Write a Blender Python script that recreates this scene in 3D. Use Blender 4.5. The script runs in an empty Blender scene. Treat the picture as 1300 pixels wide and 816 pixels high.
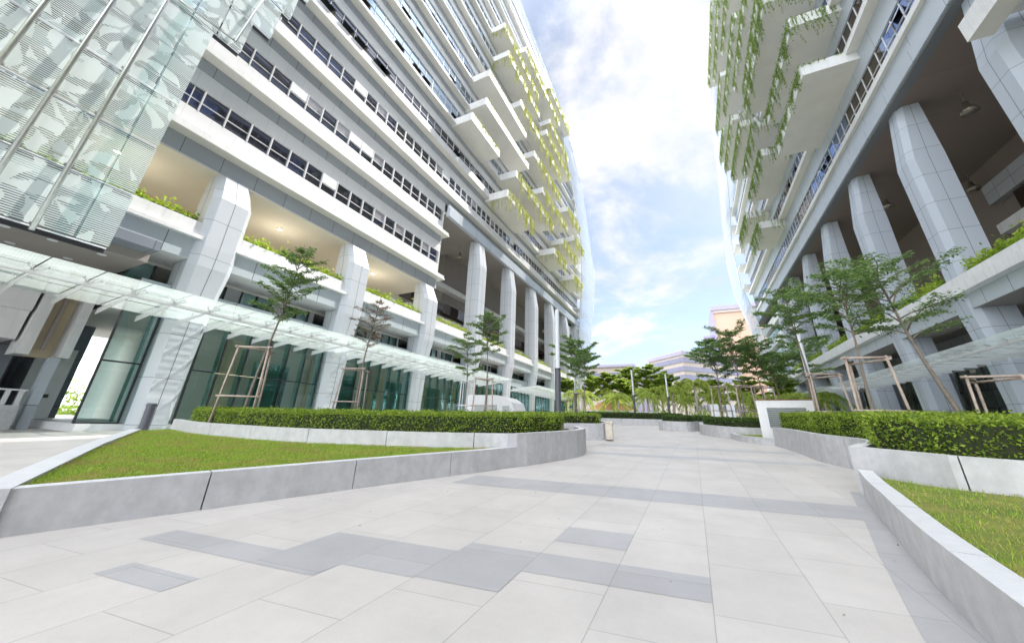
import bpy, math, random
import numpy as np
from mathutils import Vector, Matrix
random.seed(7)
RNG = np.random.default_rng(7)
C = bpy.context.scene.collection
R = math.radians

# ------------------------------------------------------------------ materials
def newmat(name):
    m = bpy.data.materials.new(name); m.use_nodes = True
    nt = m.node_tree; nt.nodes.clear()
    out = nt.nodes.new('ShaderNodeOutputMaterial')
    return m, nt, out
def N(nt, t, **kw):
    n = nt.nodes.new(t)
    for k, v in kw.items():
        if k in n.inputs: n.inputs[k].default_value = v
        else: setattr(n, k, v)
    return n
def pbr(name, col, rough=0.5, metal=0.0, var=0.0, vscale=3.0, bump=0.0, bscale=40.0, spec=0.5, col2=None, streak=0.0):
    """plain procedural surface: base colour with noise wear, optional rain streaks and fine bump"""
    m, nt, out = newmat(name)
    b = N(nt, 'ShaderNodeBsdfPrincipled'); b.inputs['Roughness'].default_value = rough
    b.inputs['Metallic'].default_value = metal; b.inputs['Specular IOR Level'].default_value = spec
    tc = N(nt, 'ShaderNodeTexCoord')
    c = tuple(col) + (1,)
    if var > 0 or col2:
        n = N(nt, 'ShaderNodeTexNoise', Scale=vscale, Detail=6.0, Roughness=0.65)
        nt.links.new(tc.outputs['Object'], n.inputs['Vector'])
        mx = N(nt, 'ShaderNodeMix', data_type='RGBA')
        d = tuple(max(0, x * (1 - var)) for x in col) if not col2 else col2
        mx.inputs[6].default_value = c; mx.inputs[7].default_value = tuple(d) + (1,)
        mr = N(nt, 'ShaderNodeMapRange'); mr.inputs[1].default_value = .35; mr.inputs[2].default_value = .7
        nt.links.new(n.outputs['Fac'], mr.inputs[0]); nt.links.new(mr.outputs[0], mx.inputs[0])
        last = mx.outputs[2]
        if streak > 0:
            mp = N(nt, 'ShaderNodeMapping'); mp.inputs['Scale'].default_value = (1.7, 1.7, .07)
            n2 = N(nt, 'ShaderNodeTexNoise', Scale=2.2, Detail=5.0, Roughness=0.7)
            nt.links.new(tc.outputs['Object'], mp.inputs[0]); nt.links.new(mp.outputs[0], n2.inputs['Vector'])
            mr2 = N(nt, 'ShaderNodeMapRange'); mr2.inputs[1].default_value = .48; mr2.inputs[2].default_value = .75
            mr2.inputs[4].default_value = streak
            nt.links.new(n2.outputs['Fac'], mr2.inputs[0])
            mx2 = N(nt, 'ShaderNodeMix', data_type='RGBA'); mx2.inputs[7].default_value = (.30, .29, .27, 1)
            nt.links.new(mr2.outputs[0], mx2.inputs[0]); nt.links.new(last, mx2.inputs[6]); last = mx2.outputs[2]
        nt.links.new(last, b.inputs['Base Color'])
    else:
        b.inputs['Base Color'].default_value = c
    if bump > 0:
        n = N(nt, 'ShaderNodeTexNoise', Scale=bscale, Detail=4.0)
        nt.links.new(tc.outputs['Object'], n.inputs['Vector'])
        bp = N(nt, 'ShaderNodeBump'); bp.inputs['Strength'].default_value = bump; bp.inputs['Distance'].default_value = .01
        nt.links.new(n.outputs['Fac'], bp.inputs['Height']); nt.links.new(bp.outputs[0], b.inputs['Normal'])
    nt.links.new(b.outputs[0], out.inputs[0])
    return m
def line_mask(nt, coord, pitch, width, offset=0.0):
    """1 on thin joint lines repeated every pitch along a scalar coordinate"""
    a = N(nt, 'ShaderNodeMath', operation='ADD'); a.inputs[1].default_value = 500 * pitch + offset
    nt.links.new(coord, a.inputs[0])
    f = N(nt, 'ShaderNodeMath', operation='PINGPONG'); f.inputs[1].default_value = pitch / 2
    nt.links.new(a.outputs[0], f.inputs[0])
    l = N(nt, 'ShaderNodeMath', operation='LESS_THAN'); l.inputs[1].default_value = width / 2
    nt.links.new(f.outputs[0], l.inputs[0])
    return l.outputs[0]
def panelled(name, col, py, pz, jw=.018, rough=.45, jcol=(.12, .12, .13), var=.06, axis='Y', oy=0., oz=0., spec=.5, streak=.0):
    """metal cladding with open joints in a grid, small tone change from panel to panel"""
    m, nt, out = newmat(name)
    b = N(nt, 'ShaderNodeBsdfPrincipled', Roughness=rough); b.inputs['Specular IOR Level'].default_value = spec
    tc = N(nt, 'ShaderNodeTexCoord'); sp = N(nt, 'ShaderNodeSeparateXYZ'); nt.links.new(tc.outputs['Object'], sp.inputs[0])
    ax = sp.outputs[axis]
    a = line_mask(nt, ax, py, jw, oy); c = line_mask(nt, sp.outputs['Z'], pz, jw, oz)
    mx = N(nt, 'ShaderNodeMath', operation='MAXIMUM'); nt.links.new(a, mx.inputs[0]); nt.links.new(c, mx.inputs[1])
    # per-panel tone
    def cell(s, p, o):
        q = N(nt, 'ShaderNodeMath', operation='ADD'); q.inputs[1].default_value = o + 500 * p; nt.links.new(s, q.inputs[0])
        d = N(nt, 'ShaderNodeMath', operation='DIVIDE'); d.inputs[1].default_value = p; nt.links.new(q.outputs[0], d.inputs[0])
        f = N(nt, 'ShaderNodeMath', operation='FLOOR'); nt.links.new(d.outputs[0], f.inputs[0]); return f.outputs[0]
    cv = N(nt, 'ShaderNodeCombineXYZ'); nt.links.new(cell(ax, py, oy), cv.inputs[0]); nt.links.new(cell(sp.outputs['Z'], pz, oz), cv.inputs[1])
    wn = N(nt, 'ShaderNodeTexWhiteNoise'); nt.links.new(cv.outputs[0], wn.inputs['Vector'])
    mr = N(nt, 'ShaderNodeMapRange'); mr.inputs[3].default_value = 1 - var; mr.inputs[4].default_value = 1.0
    nt.links.new(wn.outputs['Value'], mr.inputs[0])
    ns = N(nt, 'ShaderNodeTexNoise', Scale=.6, Detail=5.0, Roughness=.7); nt.links.new(tc.outputs['Object'], ns.inputs['Vector'])
    mr3 = N(nt, 'ShaderNodeMapRange'); mr3.inputs[3].default_value = .94; mr3.inputs[4].default_value = 1.04
    nt.links.new(ns.outputs['Fac'], mr3.inputs[0])
    mul = N(nt, 'ShaderNodeMath', operation='MULTIPLY'); nt.links.new(mr.outputs[0], mul.inputs[0]); nt.links.new(mr3.outputs[0], mul.inputs[1])
    vm = N(nt, 'ShaderNodeVectorMath', operation='SCALE'); vm.inputs[0].default_value = col; nt.links.new(mul.outputs[0], vm.inputs['Scale'])
    mc = N(nt, 'ShaderNodeMix', data_type='RGBA'); mc.inputs[7].default_value = jcol + (1,)
    nt.links.new(mx.outputs[0], mc.inputs[0]); nt.links.new(vm.outputs[0], mc.inputs[6])
    nt.links.new(mc.outputs[2], b.inputs['Base Color'])
    nt.links.new(b.outputs[0], out.inputs[0])
    return m
def leafmat(name, cols, trans=.45, rough=.55):
    """leaf: random tone per leaf (per mesh island), with light passing through"""
    m, nt, out = newmat(name)
    g = N(nt, 'ShaderNodeNewGeometry')
    cr = N(nt, 'ShaderNodeValToRGB'); e = cr.color_ramp.elements
    e[0].position = 0; e[0].color = cols[0] + (1,); e[1].position = 1; e[1].color = cols[-1] + (1,)
    for i, c in enumerate(cols[1:-1]):
        q = e.new((i + 1) / (len(cols) - 1)); q.color = c + (1,)
    nt.links.new(g.outputs['Random Per Island'], cr.inputs[0])
    b = N(nt, 'ShaderNodeBsdfPrincipled', Roughness=rough); b.inputs['Specular IOR Level'].default_value = .35
    t = N(nt, 'ShaderNodeBsdfTranslucent'); mx = N(nt, 'ShaderNodeMixShader'); mx.inputs[0].default_value = trans
    hs = N(nt, 'ShaderNodeHueSaturation'); hs.inputs['Hue'].default_value = .485; hs.inputs['Value'].default_value = 1.5
    nt.links.new(cr.outputs[0], b.inputs['Base Color']); nt.links.new(cr.outputs[0], hs.inputs['Color']); nt.links.new(hs.outputs[0], t.inputs['Color'])
    nt.links.new(b.outputs[0], mx.inputs[1]); nt.links.new(t.outputs[0], mx.inputs[2]); nt.links.new(mx.outputs[0], out.inputs[0])
    return m
def schlick(nt, f0, f1=1., p=4.):
    """angle-dependent reflectance that is the same from both faces of a thin pane"""
    g = N(nt, 'ShaderNodeNewGeometry'); d = N(nt, 'ShaderNodeVectorMath', operation='DOT_PRODUCT')
    nt.links.new(g.outputs['Normal'], d.inputs[0]); nt.links.new(g.outputs['Incoming'], d.inputs[1])
    a = N(nt, 'ShaderNodeMath', operation='ABSOLUTE'); nt.links.new(d.outputs['Value'], a.inputs[0])
    i = N(nt, 'ShaderNodeMath', operation='SUBTRACT'); i.inputs[0].default_value = 1.; nt.links.new(a.outputs[0], i.inputs[1])
    q = N(nt, 'ShaderNodeMath', operation='POWER'); q.inputs[1].default_value = p; nt.links.new(i.outputs[0], q.inputs[0])
    m = N(nt, 'ShaderNodeMapRange'); m.inputs[3].default_value = f0; m.inputs[4].default_value = f1; nt.links.new(q.outputs[0], m.inputs[0])
    return m.outputs[0]
def glassmat(name, tint, refl=.15, rough=.0, absorb=None):
    """thin architectural glass pane: tinted see-through plus mirror reflection by angle"""
    m, nt, out = newmat(name)
    tr = N(nt, 'ShaderNodeBsdfTransparent'); tr.inputs[0].default_value = tuple(tint) + (1,)
    gl = N(nt, 'ShaderNodeBsdfGlossy', Roughness=rough); gl.inputs[0].default_value = (.92, .97, 1, 1)
    mx = N(nt, 'ShaderNodeMixShader'); nt.links.new(schlick(nt, refl, .9), mx.inputs[0])
    nt.links.new(tr.outputs[0], mx.inputs[1]); nt.links.new(gl.outputs[0], mx.inputs[2]); nt.links.new(mx.outputs[0], out.inputs[0])
    return m
M = {}
M['white'] = panelled('white_cladding', (.80, .80, .82), 1.15, 40., jw=.012, jcol=(.55, .55, .57), rough=.4, var=.04)
M['ledge'] = pbr('ledge_white', (.82, .82, .83), .5, var=.10, vscale=.8, streak=.25)
M['cream'] = pbr('soffit_render_bounce', (.80, .78, .73), .8, var=.08, vscale=.5, streak=0)  # warm tone also carries sunlight bounced onto ledge and balcony undersides
M['greyband'] = panelled('grey_band_panels', (.42, .45, .50), 1.7, 40., jw=.03, rough=.4, var=.08)
M['bluegrey'] = panelled('blue_grey_panels', (.50, .55, .62), 3.4, 40., jw=.03, rough=.35, var=.08)
M['beam'] = panelled('beam_panels', (.50, .56, .60), 1.9, 40., jw=.035, rough=.35, var=.06)
M['pillar'] = panelled('pillar_panels', (.58, .61, .66), 30., 1.85, jw=.022, jcol=(.22, .23, .25), rough=.35, var=.05, oz=.6)
M['pillar_r'] = panelled('pillar_panels_blue', (.50, .55, .63), 30., 1.95, jw=.025, jcol=(.18, .2, .23), rough=.35, var=.06, oz=.3)
M['joint'] = pbr('dark_joint', (.18, .19, .21), .8)
M['service'] = panelled('service_panels', (.22, .24, .29), 2.6, 2.4, jw=.04, rough=.5, var=.1)
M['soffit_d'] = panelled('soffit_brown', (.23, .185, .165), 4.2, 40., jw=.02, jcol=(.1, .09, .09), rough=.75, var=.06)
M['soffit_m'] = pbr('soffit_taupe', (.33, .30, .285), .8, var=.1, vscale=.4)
M['tan'] = pbr('warm_wall', (.72, .62, .44), .8, var=.12, vscale=.6)
M['frame'] = pbr('dark_frame', (.035, .035, .04), .4)
M['whiteframe'] = pbr('white_frame', (.7, .7, .72), .4)
M['steel'] = pbr('steel', (.62, .63, .62), .28, metal=.9, var=.15, vscale=5)
M['brushed'] = pbr('brushed_stainless', (.46, .41, .35), .35, metal=.75, var=.25, vscale=6, bump=.1, bscale=90)
M['lampgrey'] = pbr('lamp_dark_grey', (.10, .105, .125), .45, var=.15)
M['lampwhite'] = pbr('lamp_white', (.72, .75, .8), .35)
M['granite'] = pbr('granite', (.58, .58, .60), .5, var=.22, vscale=6, bump=.25, bscale=160, streak=.3)
M['granite_top'] = pbr('granite_cap', (.70, .71, .74), .42, var=.12, vscale=9, bump=.15, bscale=160)
M['wood'] = pbr('stake_wood', (.52, .42, .36), .8, var=.35, vscale=9, bump=.3)
M['bark'] = pbr('bark', (.27, .23, .19), .9, var=.4, vscale=12, bump=.5, bscale=40)
M['soil'] = pbr('soil', (.09, .065, .045), 1., var=.4, vscale=8, bump=.6, bscale=30)
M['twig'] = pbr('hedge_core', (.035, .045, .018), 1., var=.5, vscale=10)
M['ventslat'] = pbr('vent_slat', (.42, .45, .45), .45, metal=.3)
M['rust'] = pbr('rust_trim', (.25, .13, .10), .7)
M['black'] = pbr('black_void', (.02, .02, .02), .9)
M['whitepaint'] = pbr('white_paint', (.78, .78, .80), .55, var=.08, vscale=2, streak=.2)
M['peach'] = pbr('peach_wall', (.60, .40, .31), .8, var=.08, vscale=.05)
M['peach2'] = pbr('peach_pale', (.50, .43, .41), .8, var=.1, vscale=.05)
M['mauve'] = pbr('mauve_band', (.35, .32, .45), .5, var=.1, vscale=.1)
M['mauved'] = pbr('mauve_glass', (.17, .17, .29), .25, var=.2, vscale=.3)
M['tent'] = pbr('orange_canvas', (.75, .42, .22), .8, var=.1)
M['far'] = pbr('far_ground', (.30, .33, .22), .9, var=.3, vscale=.05)
M['louver'] = panelled('white_louver', (.72, .74, .76), 40., .09, jw=.03, jcol=(.25, .27, .28), rough=.5, var=.0)
M['wallpanel'] = panelled('terrace_wall', (.42, .43, .46), 1.6, 1.3, jw=.03, rough=.6, var=.1)
def bump_soffit(): pass
# leaves
M['hedge'] = leafmat('hedge_leaves', [(.07, .13, .02), (.16, .26, .03), (.26, .38, .045), (.42, .52, .08)], .42)
M['hedge2'] = leafmat('hedge_leaves_dark', [(.03, .07, .015), (.06, .12, .02), (.10, .18, .03)], .3)
M['tree'] = leafmat('tree_leaves', [(.08, .16, .06), (.12, .23, .075), (.18, .30, .09), (.27, .38, .11)], .35)
M['treelt'] = leafmat('tree_leaves_light', [(.14, .24, .04), (.24, .36, .05), (.36, .48, .08)], .5)
M['treepink'] = leafmat('new_leaves_pinkish', [(.22, .15, .11), (.17, .17, .08), (.32, .22, .18)], .35)
M['palm'] = leafmat('palm_leaves', [(.20, .29, .06), (.30, .40, .08), (.44, .50, .12)], .5)
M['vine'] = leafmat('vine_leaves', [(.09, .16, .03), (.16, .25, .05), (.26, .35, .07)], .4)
M['vinelt'] = leafmat('vine_leaves_sunlit', [(.24, .30, .05), (.38, .43, .08), (.50, .50, .13)], .45)  # lighter copy of the vine leaves, sunlight put into the colour
M['shrub'] = leafmat('terrace_shrub_leaves', [(.16, .28, .03), (.28, .42, .05), (.42, .52, .08)], .45)
M['grassblade'] = leafmat('grass_blades', [(.13, .25, .025), (.22, .38, .035), (.32, .50, .05), (.48, .50, .12)], .35)
def straw(m):
    nt = m.node_tree; tc = N(nt, 'ShaderNodeTexCoord'); n = N(nt, 'ShaderNodeTexNoise', Scale=1.7, Detail=5., Roughness=.7); nt.links.new(tc.outputs['Object'], n.inputs['Vector'])
    mr = N(nt, 'ShaderNodeMapRange'); mr.inputs[1].default_value = .47; mr.inputs[2].default_value = .62; mr.inputs[4].default_value = .8; nt.links.new(n.outputs['Fac'], mr.inputs[0])
    cr = [x for x in nt.nodes if x.type == 'VALTORGB'][0]; mx = N(nt, 'ShaderNodeMix', data_type='RGBA'); mx.inputs[7].default_value = (.42, .33, .12, 1)
    tg = [l.to_socket for l in cr.outputs[0].links]
    nt.links.new(mr.outputs[0], mx.inputs[0]); nt.links.new(cr.outputs[0], mx.inputs[6])
    for t_ in tg: nt.links.new(mx.outputs[2], t_)
straw(M['grassblade'])
# glass
M['storeglass'] = glassmat('shopfront_glass', (.70, .84, .81), .08)
M['teal'] = glassmat('teal_glass', (.58, .80, .78), .16)
def reflective(name, dark, tint, fac):
    m, nt, out = newmat(name)
    b = N(nt, 'ShaderNodeBsdfPrincipled', Roughness=.05); b.inputs['Base Color'].default_value = dark + (1,)
    g = N(nt, 'ShaderNodeBsdfGlossy', Roughness=.015); g.inputs[0].default_value = tint + (1,)
    tc = N(nt, 'ShaderNodeTexCoord'); ns = N(nt, 'ShaderNodeTexNoise', Scale=.9, Detail=1.)
    nt.links.new(tc.outputs['Object'], ns.inputs['Vector'])
    bp = N(nt, 'ShaderNodeBump'); bp.inputs['Strength'].default_value = .05; bp.inputs['Distance'].default_value = .05
    nt.links.new(ns.outputs['Fac'], bp.inputs['Height']); nt.links.new(bp.outputs[0], g.inputs['Normal'])
    mx = N(nt, 'ShaderNodeMixShader'); mx.inputs[0].default_value = fac
    nt.links.new(b.outputs[0], mx.inputs[1]); nt.links.new(g.outputs[0], mx.inputs[2]); nt.links.new(mx.outputs[0], out.inputs[0])
    return m
M['ribbon'] = reflective('ribbon_glass', (.03, .05, .08), (.62, .80, 1.0), .34)
M['ribbon_r'] = reflective('ribbon_glass_r', (.025, .02, .02), (.45, .6, 1.0), .45)
M['darkwin'] = reflective('dark_window', (.022, .022, .03), (.5, .55, .75), .10)
M['blindwin'] = reflective('blind_behind_glass', (.40, .38, .41), (.8, .85, 1), .12)
M['brownwin'] = reflective('brown_window', (.03, .018, .014), (.6, .5, .45), .06)
def canopy_glass():
    m, nt, out = newmat('canopy_fritted_glass')
    tc = N(nt, 'ShaderNodeTexCoord'); sp = N(nt, 'ShaderNodeSeparateXYZ'); nt.links.new(tc.outputs['Object'], sp.inputs[0])
    l = line_mask(nt, sp.outputs['X'], .11, .055)
    tr = N(nt, 'ShaderNodeBsdfTransparent'); tr.inputs[0].default_value = (.80, .93, .90, 1)
    d = N(nt, 'ShaderNodeBsdfDiffuse'); d.inputs[0].default_value = (.78, .86, .84, 1)
    tl = N(nt, 'ShaderNodeBsdfTranslucent'); tl.inputs[0].default_value = (.80, .90, .87, 1)
    m1 = N(nt, 'ShaderNodeMixShader'); m1.inputs[0].default_value = .65
    nt.links.new(d.outputs[0], m1.inputs[1]); nt.links.new(tl.outputs[0], m1.inputs[2])
    mr = N(nt, 'ShaderNodeMapRange'); mr.inputs[3].default_value = .30; mr.inputs[4].default_value = .86
    nt.links.new(l, mr.inputs[0])
    m2 = N(nt, 'ShaderNodeMixShader'); nt.links.new(mr.outputs[0], m2.inputs[0]); nt.links.new(tr.outputs[0], m2.inputs[1]); nt.links.new(m1.outputs[0], m2.inputs[2])
    g = N(nt, 'ShaderNodeBsdfGlossy', Roughness=.03); m3 = N(nt, 'ShaderNodeMixShader')
    nt.links.new(schlick(nt, .04, .7), m3.inputs[0])
    nt.links.new(m2.outputs[0], m3.inputs[1]); nt.links.new(g.outputs[0], m3.inputs[2]); nt.links.new(m3.outputs[0], out.inputs[0])
    return m
M['canopy'] = canopy_glass()
def frit_glass():
    """panel glass printed with fine horizontal white lines and large curled leaf figures"""
    m, nt, out = newmat('floral_fritted_glass')
    tc = N(nt, 'ShaderNodeTexCoord'); sp = N(nt, 'ShaderNodeSeparateXYZ'); nt.links.new(tc.outputs['Object'], sp.inputs[0])
    l = line_mask(nt, sp.outputs['Z'], .076, .044)
    # leaf figures: distorted rings and blobs, quantised into steps
    cb = N(nt, 'ShaderNodeCombineXYZ')
    def q(s, st):
        a = N(nt, 'ShaderNodeMath', operation='SNAP'); a.inputs[1].default_value = st; nt.links.new(s, a.inputs[0]); return a.outputs[0]
    nt.links.new(q(sp.outputs['Y'], .018), cb.inputs[0]); nt.links.new(q(sp.outputs['Z'], .062), cb.inputs[1])
    nz = N(nt, 'ShaderNodeTexNoise', Scale=.9, Detail=1.5); nt.links.new(cb.outputs[0], nz.inputs['Vector'])
    ad = N(nt, 'ShaderNodeVectorMath', operation='MULTIPLY_ADD'); ad.inputs[1].default_value = (.5, .5, 0)
    nt.links.new(nz.outputs['Color'], ad.inputs[0]); nt.links.new(cb.outputs[0], ad.inputs[2])
    vo = N(nt, 'ShaderNodeTexVoronoi', Scale=.5); vo.feature = 'F1'; nt.links.new(ad.outputs[0], vo.inputs['Vector'])
    s = N(nt, 'ShaderNodeMath', operation='MULTIPLY'); s.inputs[1].default_value = 8.0; nt.links.new(vo.outputs['Distance'], s.inputs[0])
    # angle term gives curled arms
    sub = N(nt, 'ShaderNodeVectorMath', operation='SUBTRACT'); nt.links.new(ad.outputs[0], sub.inputs[0])
    sc = N(nt, 'ShaderNodeVectorMath', operation='SCALE'); sc.inputs['Scale'].default_value = 1.0; nt.links.new(vo.outputs['Position'], sc.inputs[0]); nt.links.new(sc.outputs[0], sub.inputs[1])
    s2 = N(nt, 'ShaderNodeSeparateXYZ'); nt.links.new(sub.outputs[0], s2.inputs[0])
    at = N(nt, 'ShaderNodeMath', operation='ARCTAN2'); nt.links.new(s2.outputs[1], at.inputs[0]); nt.links.new(s2.outputs[0], at.inputs[1])
    am = N(nt, 'ShaderNodeMath', operation='MULTIPLY'); am.inputs[1].default_value = 6.0; nt.links.new(at.outputs[0], am.inputs[0])
    su = N(nt, 'ShaderNodeMath', operation='ADD'); nt.links.new(s.outputs[0], su.inputs[0]); nt.links.new(am.outputs[0], su.inputs[1])
    sn = N(nt, 'ShaderNodeMath', operation='SINE'); nt.links.new(su.outputs[0], sn.inputs[0])
    pe = N(nt, 'ShaderNodeMath', operation='MULTIPLY_ADD'); pe.inputs[1].default_value = .26; pe.inputs[2].default_value = .60; nt.links.new(sn.outputs[0], pe.inputs[0])
    pd = N(nt, 'ShaderNodeMath', operation='SUBTRACT'); nt.links.new(pe.outputs[0], pd.inputs[0]); nt.links.new(vo.outputs['Distance'], pd.inputs[1])
    g1 = N(nt, 'ShaderNodeMath', operation='GREATER_THAN'); g1.inputs[1].default_value = 0.; nt.links.new(pd.outputs[0], g1.inputs[0])
    gr = N(nt, 'ShaderNodeMath', operation='MULTIPLY_ADD'); gr.inputs[1].default_value = 15.; nt.links.new(vo.outputs['Distance'], gr.inputs[0]); nt.links.new(at.outputs[0], gr.inputs[2])
    gs = N(nt, 'ShaderNodeMath', operation='SINE'); nt.links.new(gr.outputs[0], gs.inputs[0])
    g2 = N(nt, 'ShaderNodeMath', operation='GREATER_THAN'); g2.inputs[1].default_value = -.6; nt.links.new(gs.outputs[0], g2.inputs[0])
    gt = N(nt, 'ShaderNodeMath', operation='MULTIPLY'); nt.links.new(g1.outputs[0], gt.inputs[0]); nt.links.new(g2.outputs[0], gt.inputs[1])
    mx = N(nt, 'ShaderNodeMath', operation='MAXIMUM'); nt.links.new(l, mx.inputs[0]); nt.links.new(gt.outputs[0], mx.inputs[1])
    mr = N(nt, 'ShaderNodeMapRange'); mr.inputs[3].default_value = .06; mr.inputs[4].default_value = .90; nt.links.new(mx.outputs[0], mr.inputs[0])
    tr = N(nt, 'ShaderNodeBsdfTransparent'); tr.inputs[0].default_value = (.50, .60, .60, 1)
    d = N(nt, 'ShaderNodeBsdfDiffuse'); d.inputs[0].default_value = (.86, .94, .94, 1)
    tl = N(nt, 'ShaderNodeBsdfTranslucent'); tl.inputs[0].default_value = (.80, .92, .92, 1)
    m1 = N(nt, 'ShaderNodeMixShader'); m1.inputs[0].default_value = .3; nt.links.new(d.outputs[0], m1.inputs[1]); nt.links.new(tl.outputs[0], m1.inputs[2])
    m2 = N(nt, 'ShaderNodeMixShader'); nt.links.new(mr.outputs[0], m2.inputs[0]); nt.links.new(tr.outputs[0], m2.inputs[1]); nt.links.new(m1.outputs[0], m2.inputs[2])
    g = N(nt, 'ShaderNodeBsdfGlossy', Roughness=.02); m3 = N(nt, 'ShaderNodeMixShader')
    nt.links.new(schlick(nt, .06, .6), m3.inputs[0])
    nt.links.new(m2.outputs[0], m3.inputs[1]); nt.links.new(g.outputs[0], m3.inputs[2]); nt.links.new(m3.outputs[0], out.inputs[0])
    return m
M['frit'] = frit_glass()
def lattice_glass(name, tint, alpha, refl):
    m, nt, out = newmat(name)
    tc = N(nt, 'ShaderNodeTexCoord'); sp = N(nt, 'ShaderNodeSeparateXYZ'); nt.links.new(tc.outputs['Object'], sp.inputs[0])
    l = line_mask(nt, sp.outputs['Z'], .30, .16)
    d = N(nt, 'ShaderNodeBsdfDiffuse'); d.inputs[0].default_value = tint + (1,)
    tl = N(nt, 'ShaderNodeBsdfTranslucent'); tl.inputs[0].default_value = tint + (1,)
    m0 = N(nt, 'ShaderNodeMixShader'); m0.inputs[0].default_value = .4; nt.links.new(d.outputs[0], m0.inputs[1]); nt.links.new(tl.outputs[0], m0.inputs[2])
    tr = N(nt, 'ShaderNodeBsdfTransparent'); tr.inputs[0].default_value = (.85, .92, .95, 1)
    mr = N(nt, 'ShaderNodeMapRange'); mr.inputs[3].default_value = alpha * .45; mr.inputs[4].default_value = alpha; nt.links.new(l, mr.inputs[0])
    m1 = N(nt, 'ShaderNodeMixShader'); nt.links.new(mr.outputs[0], m1.inputs[0]); nt.links.new(tr.outputs[0], m1.inputs[1]); nt.links.new(m0.outputs[0], m1.inputs[2])
    g = N(nt, 'ShaderNodeBsdfGlossy', Roughness=.03); m2 = N(nt, 'ShaderNodeMixShader'); m2.inputs[0].default_value = refl
    nt.links.new(m1.outputs[0], m2.inputs[1]); nt.links.new(g.outputs[0], m2.inputs[2]); nt.links.new(m2.outputs[0], out.inputs[0])
    return m
M['lattice'] = lattice_glass('end_screen_glass', (.55, .61, .74), .92, .12)
def paving(name, base, dark, tone):
    """stone pavers: running joints along Y, staggered cross joints, tone per paver, stains"""
    m, nt, out = newmat(name)
    tc = N(nt, 'ShaderNodeTexCoord'); mp = N(nt, 'ShaderNodeMapping')
    sp = N(nt, 'ShaderNodeSeparateXYZ'); nt.links.new(tc.outputs['Object'], sp.inputs[0])
    sh = N(nt, 'ShaderNodeMath', operation='MULTIPLY_ADD'); sh.inputs[1].default_value = -.12
    nt.links.new(sp.outputs['X'], sh.inputs[0]); nt.links.new(sp.outputs['Y'], sh.inputs[2])
    ax = N(nt, 'ShaderNodeMath', operation='ADD'); ax.inputs[1].default_value = 58.5 + .04; nt.links.new(sp.outputs['X'], ax.inputs[0])
    cb = N(nt, 'ShaderNodeCombineXYZ'); nt.links.new(sh.outputs[0], cb.inputs[0]); nt.links.new(ax.outputs[0], cb.inputs[1])
    br = N(nt, 'ShaderNodeTexBrick'); br.offset = .5; br.inputs['Scale'].default_value = 1.0
    br.inputs['Brick Width'].default_value = .78; br.inputs['Row Height'].default_value = .585
    br.inputs['Mortar Size'].default_value = .0035; br.inputs['Mortar Smooth'].default_value = .2; br.inputs['Bias'].default_value = 0
    br.inputs['Color1'].default_value = tuple(base) + (1,); br.inputs['Color2'].default_value = tuple(x * tone for x in base) + (1,)
    br.inputs['Mortar'].default_value = tuple(dark) + (1,)
    nt.links.new(cb.outputs[0], br.inputs['Vector'])
    n = N(nt, 'ShaderNodeTexNoise', Scale=1.1, Detail=7., Roughness=.7); nt.links.new(tc.outputs['Object'], n.inputs['Vector'])
    mr = N(nt, 'ShaderNodeMapRange'); mr.inputs[1].default_value = .3; mr.inputs[2].default_value = .75; mr.inputs[3].default_value = 1.04; mr.inputs[4].default_value = .84
    nt.links.new(n.outputs['Fac'], mr.inputs[0])
    n3 = N(nt, 'ShaderNodeTexNoise', Scale=90., Detail=3.); nt.links.new(tc.outputs['Object'], n3.inputs['Vector'])
    mr3 = N(nt, 'ShaderNodeMapRange'); mr3.inputs[3].default_value = .93; mr3.inputs[4].default_value = 1.06; nt.links.new(n3.outputs['Fac'], mr3.inputs[0])
    mu = N(nt, 'ShaderNodeMath', operation='MULTIPLY'); nt.links.new(mr.outputs[0], mu.inputs[0]); nt.links.new(mr3.outputs[0], mu.inputs[1])
    vs = N(nt, 'ShaderNodeVectorMath', operation='SCALE'); nt.links.new(br.outputs['Color'], vs.inputs[0]); nt.links.new(mu.outputs[0], vs.inputs['Scale'])
    b = N(nt, 'ShaderNodeBsdfPrincipled'); nt.links.new(vs.outputs[0], b.inputs['Base Color'])
    mr4 = N(nt, 'ShaderNodeMapRange'); mr4.inputs[3].default_value = .42; mr4.inputs[4].default_value = .7; nt.links.new(n.outputs['Fac'], mr4.inputs[0]); nt.links.new(mr4.outputs[0], b.inputs['Roughness'])
    bp = N(nt, 'ShaderNodeBump'); bp.inputs['Strength'].default_value = .3; bp.inputs['Distance'].default_value = .002
    nt.links.new(br.outputs['Fac'], bp.inputs['Height']); bp.invert = True; nt.links.new(bp.outputs[0], b.inputs['Normal'])
    nt.links.new(b.outputs[0], out.inputs[0])
    return m
M['paver'] = paving('pale_stone_pavers', (.58, .55, .53), (.38, .36, .35), .93)
M['pavergrey'] = paving('grey_stone_pavers', (.43, .425, .44), (.31, .31, .315), .92)
M['paverlite_shadow'] = paving('light_grey_pavers_and_shadow', (.46, .46, .475), (.28, .28, .28), .95)  # indoor floors, and the tone of the faint shadows painted across the plaza
M['lawn'] = pbr('lawn_thatch', (.11, .17, .02), .95, col2=(.26, .24, .06), vscale=2.2, bump=.8, bscale=60)

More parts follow.
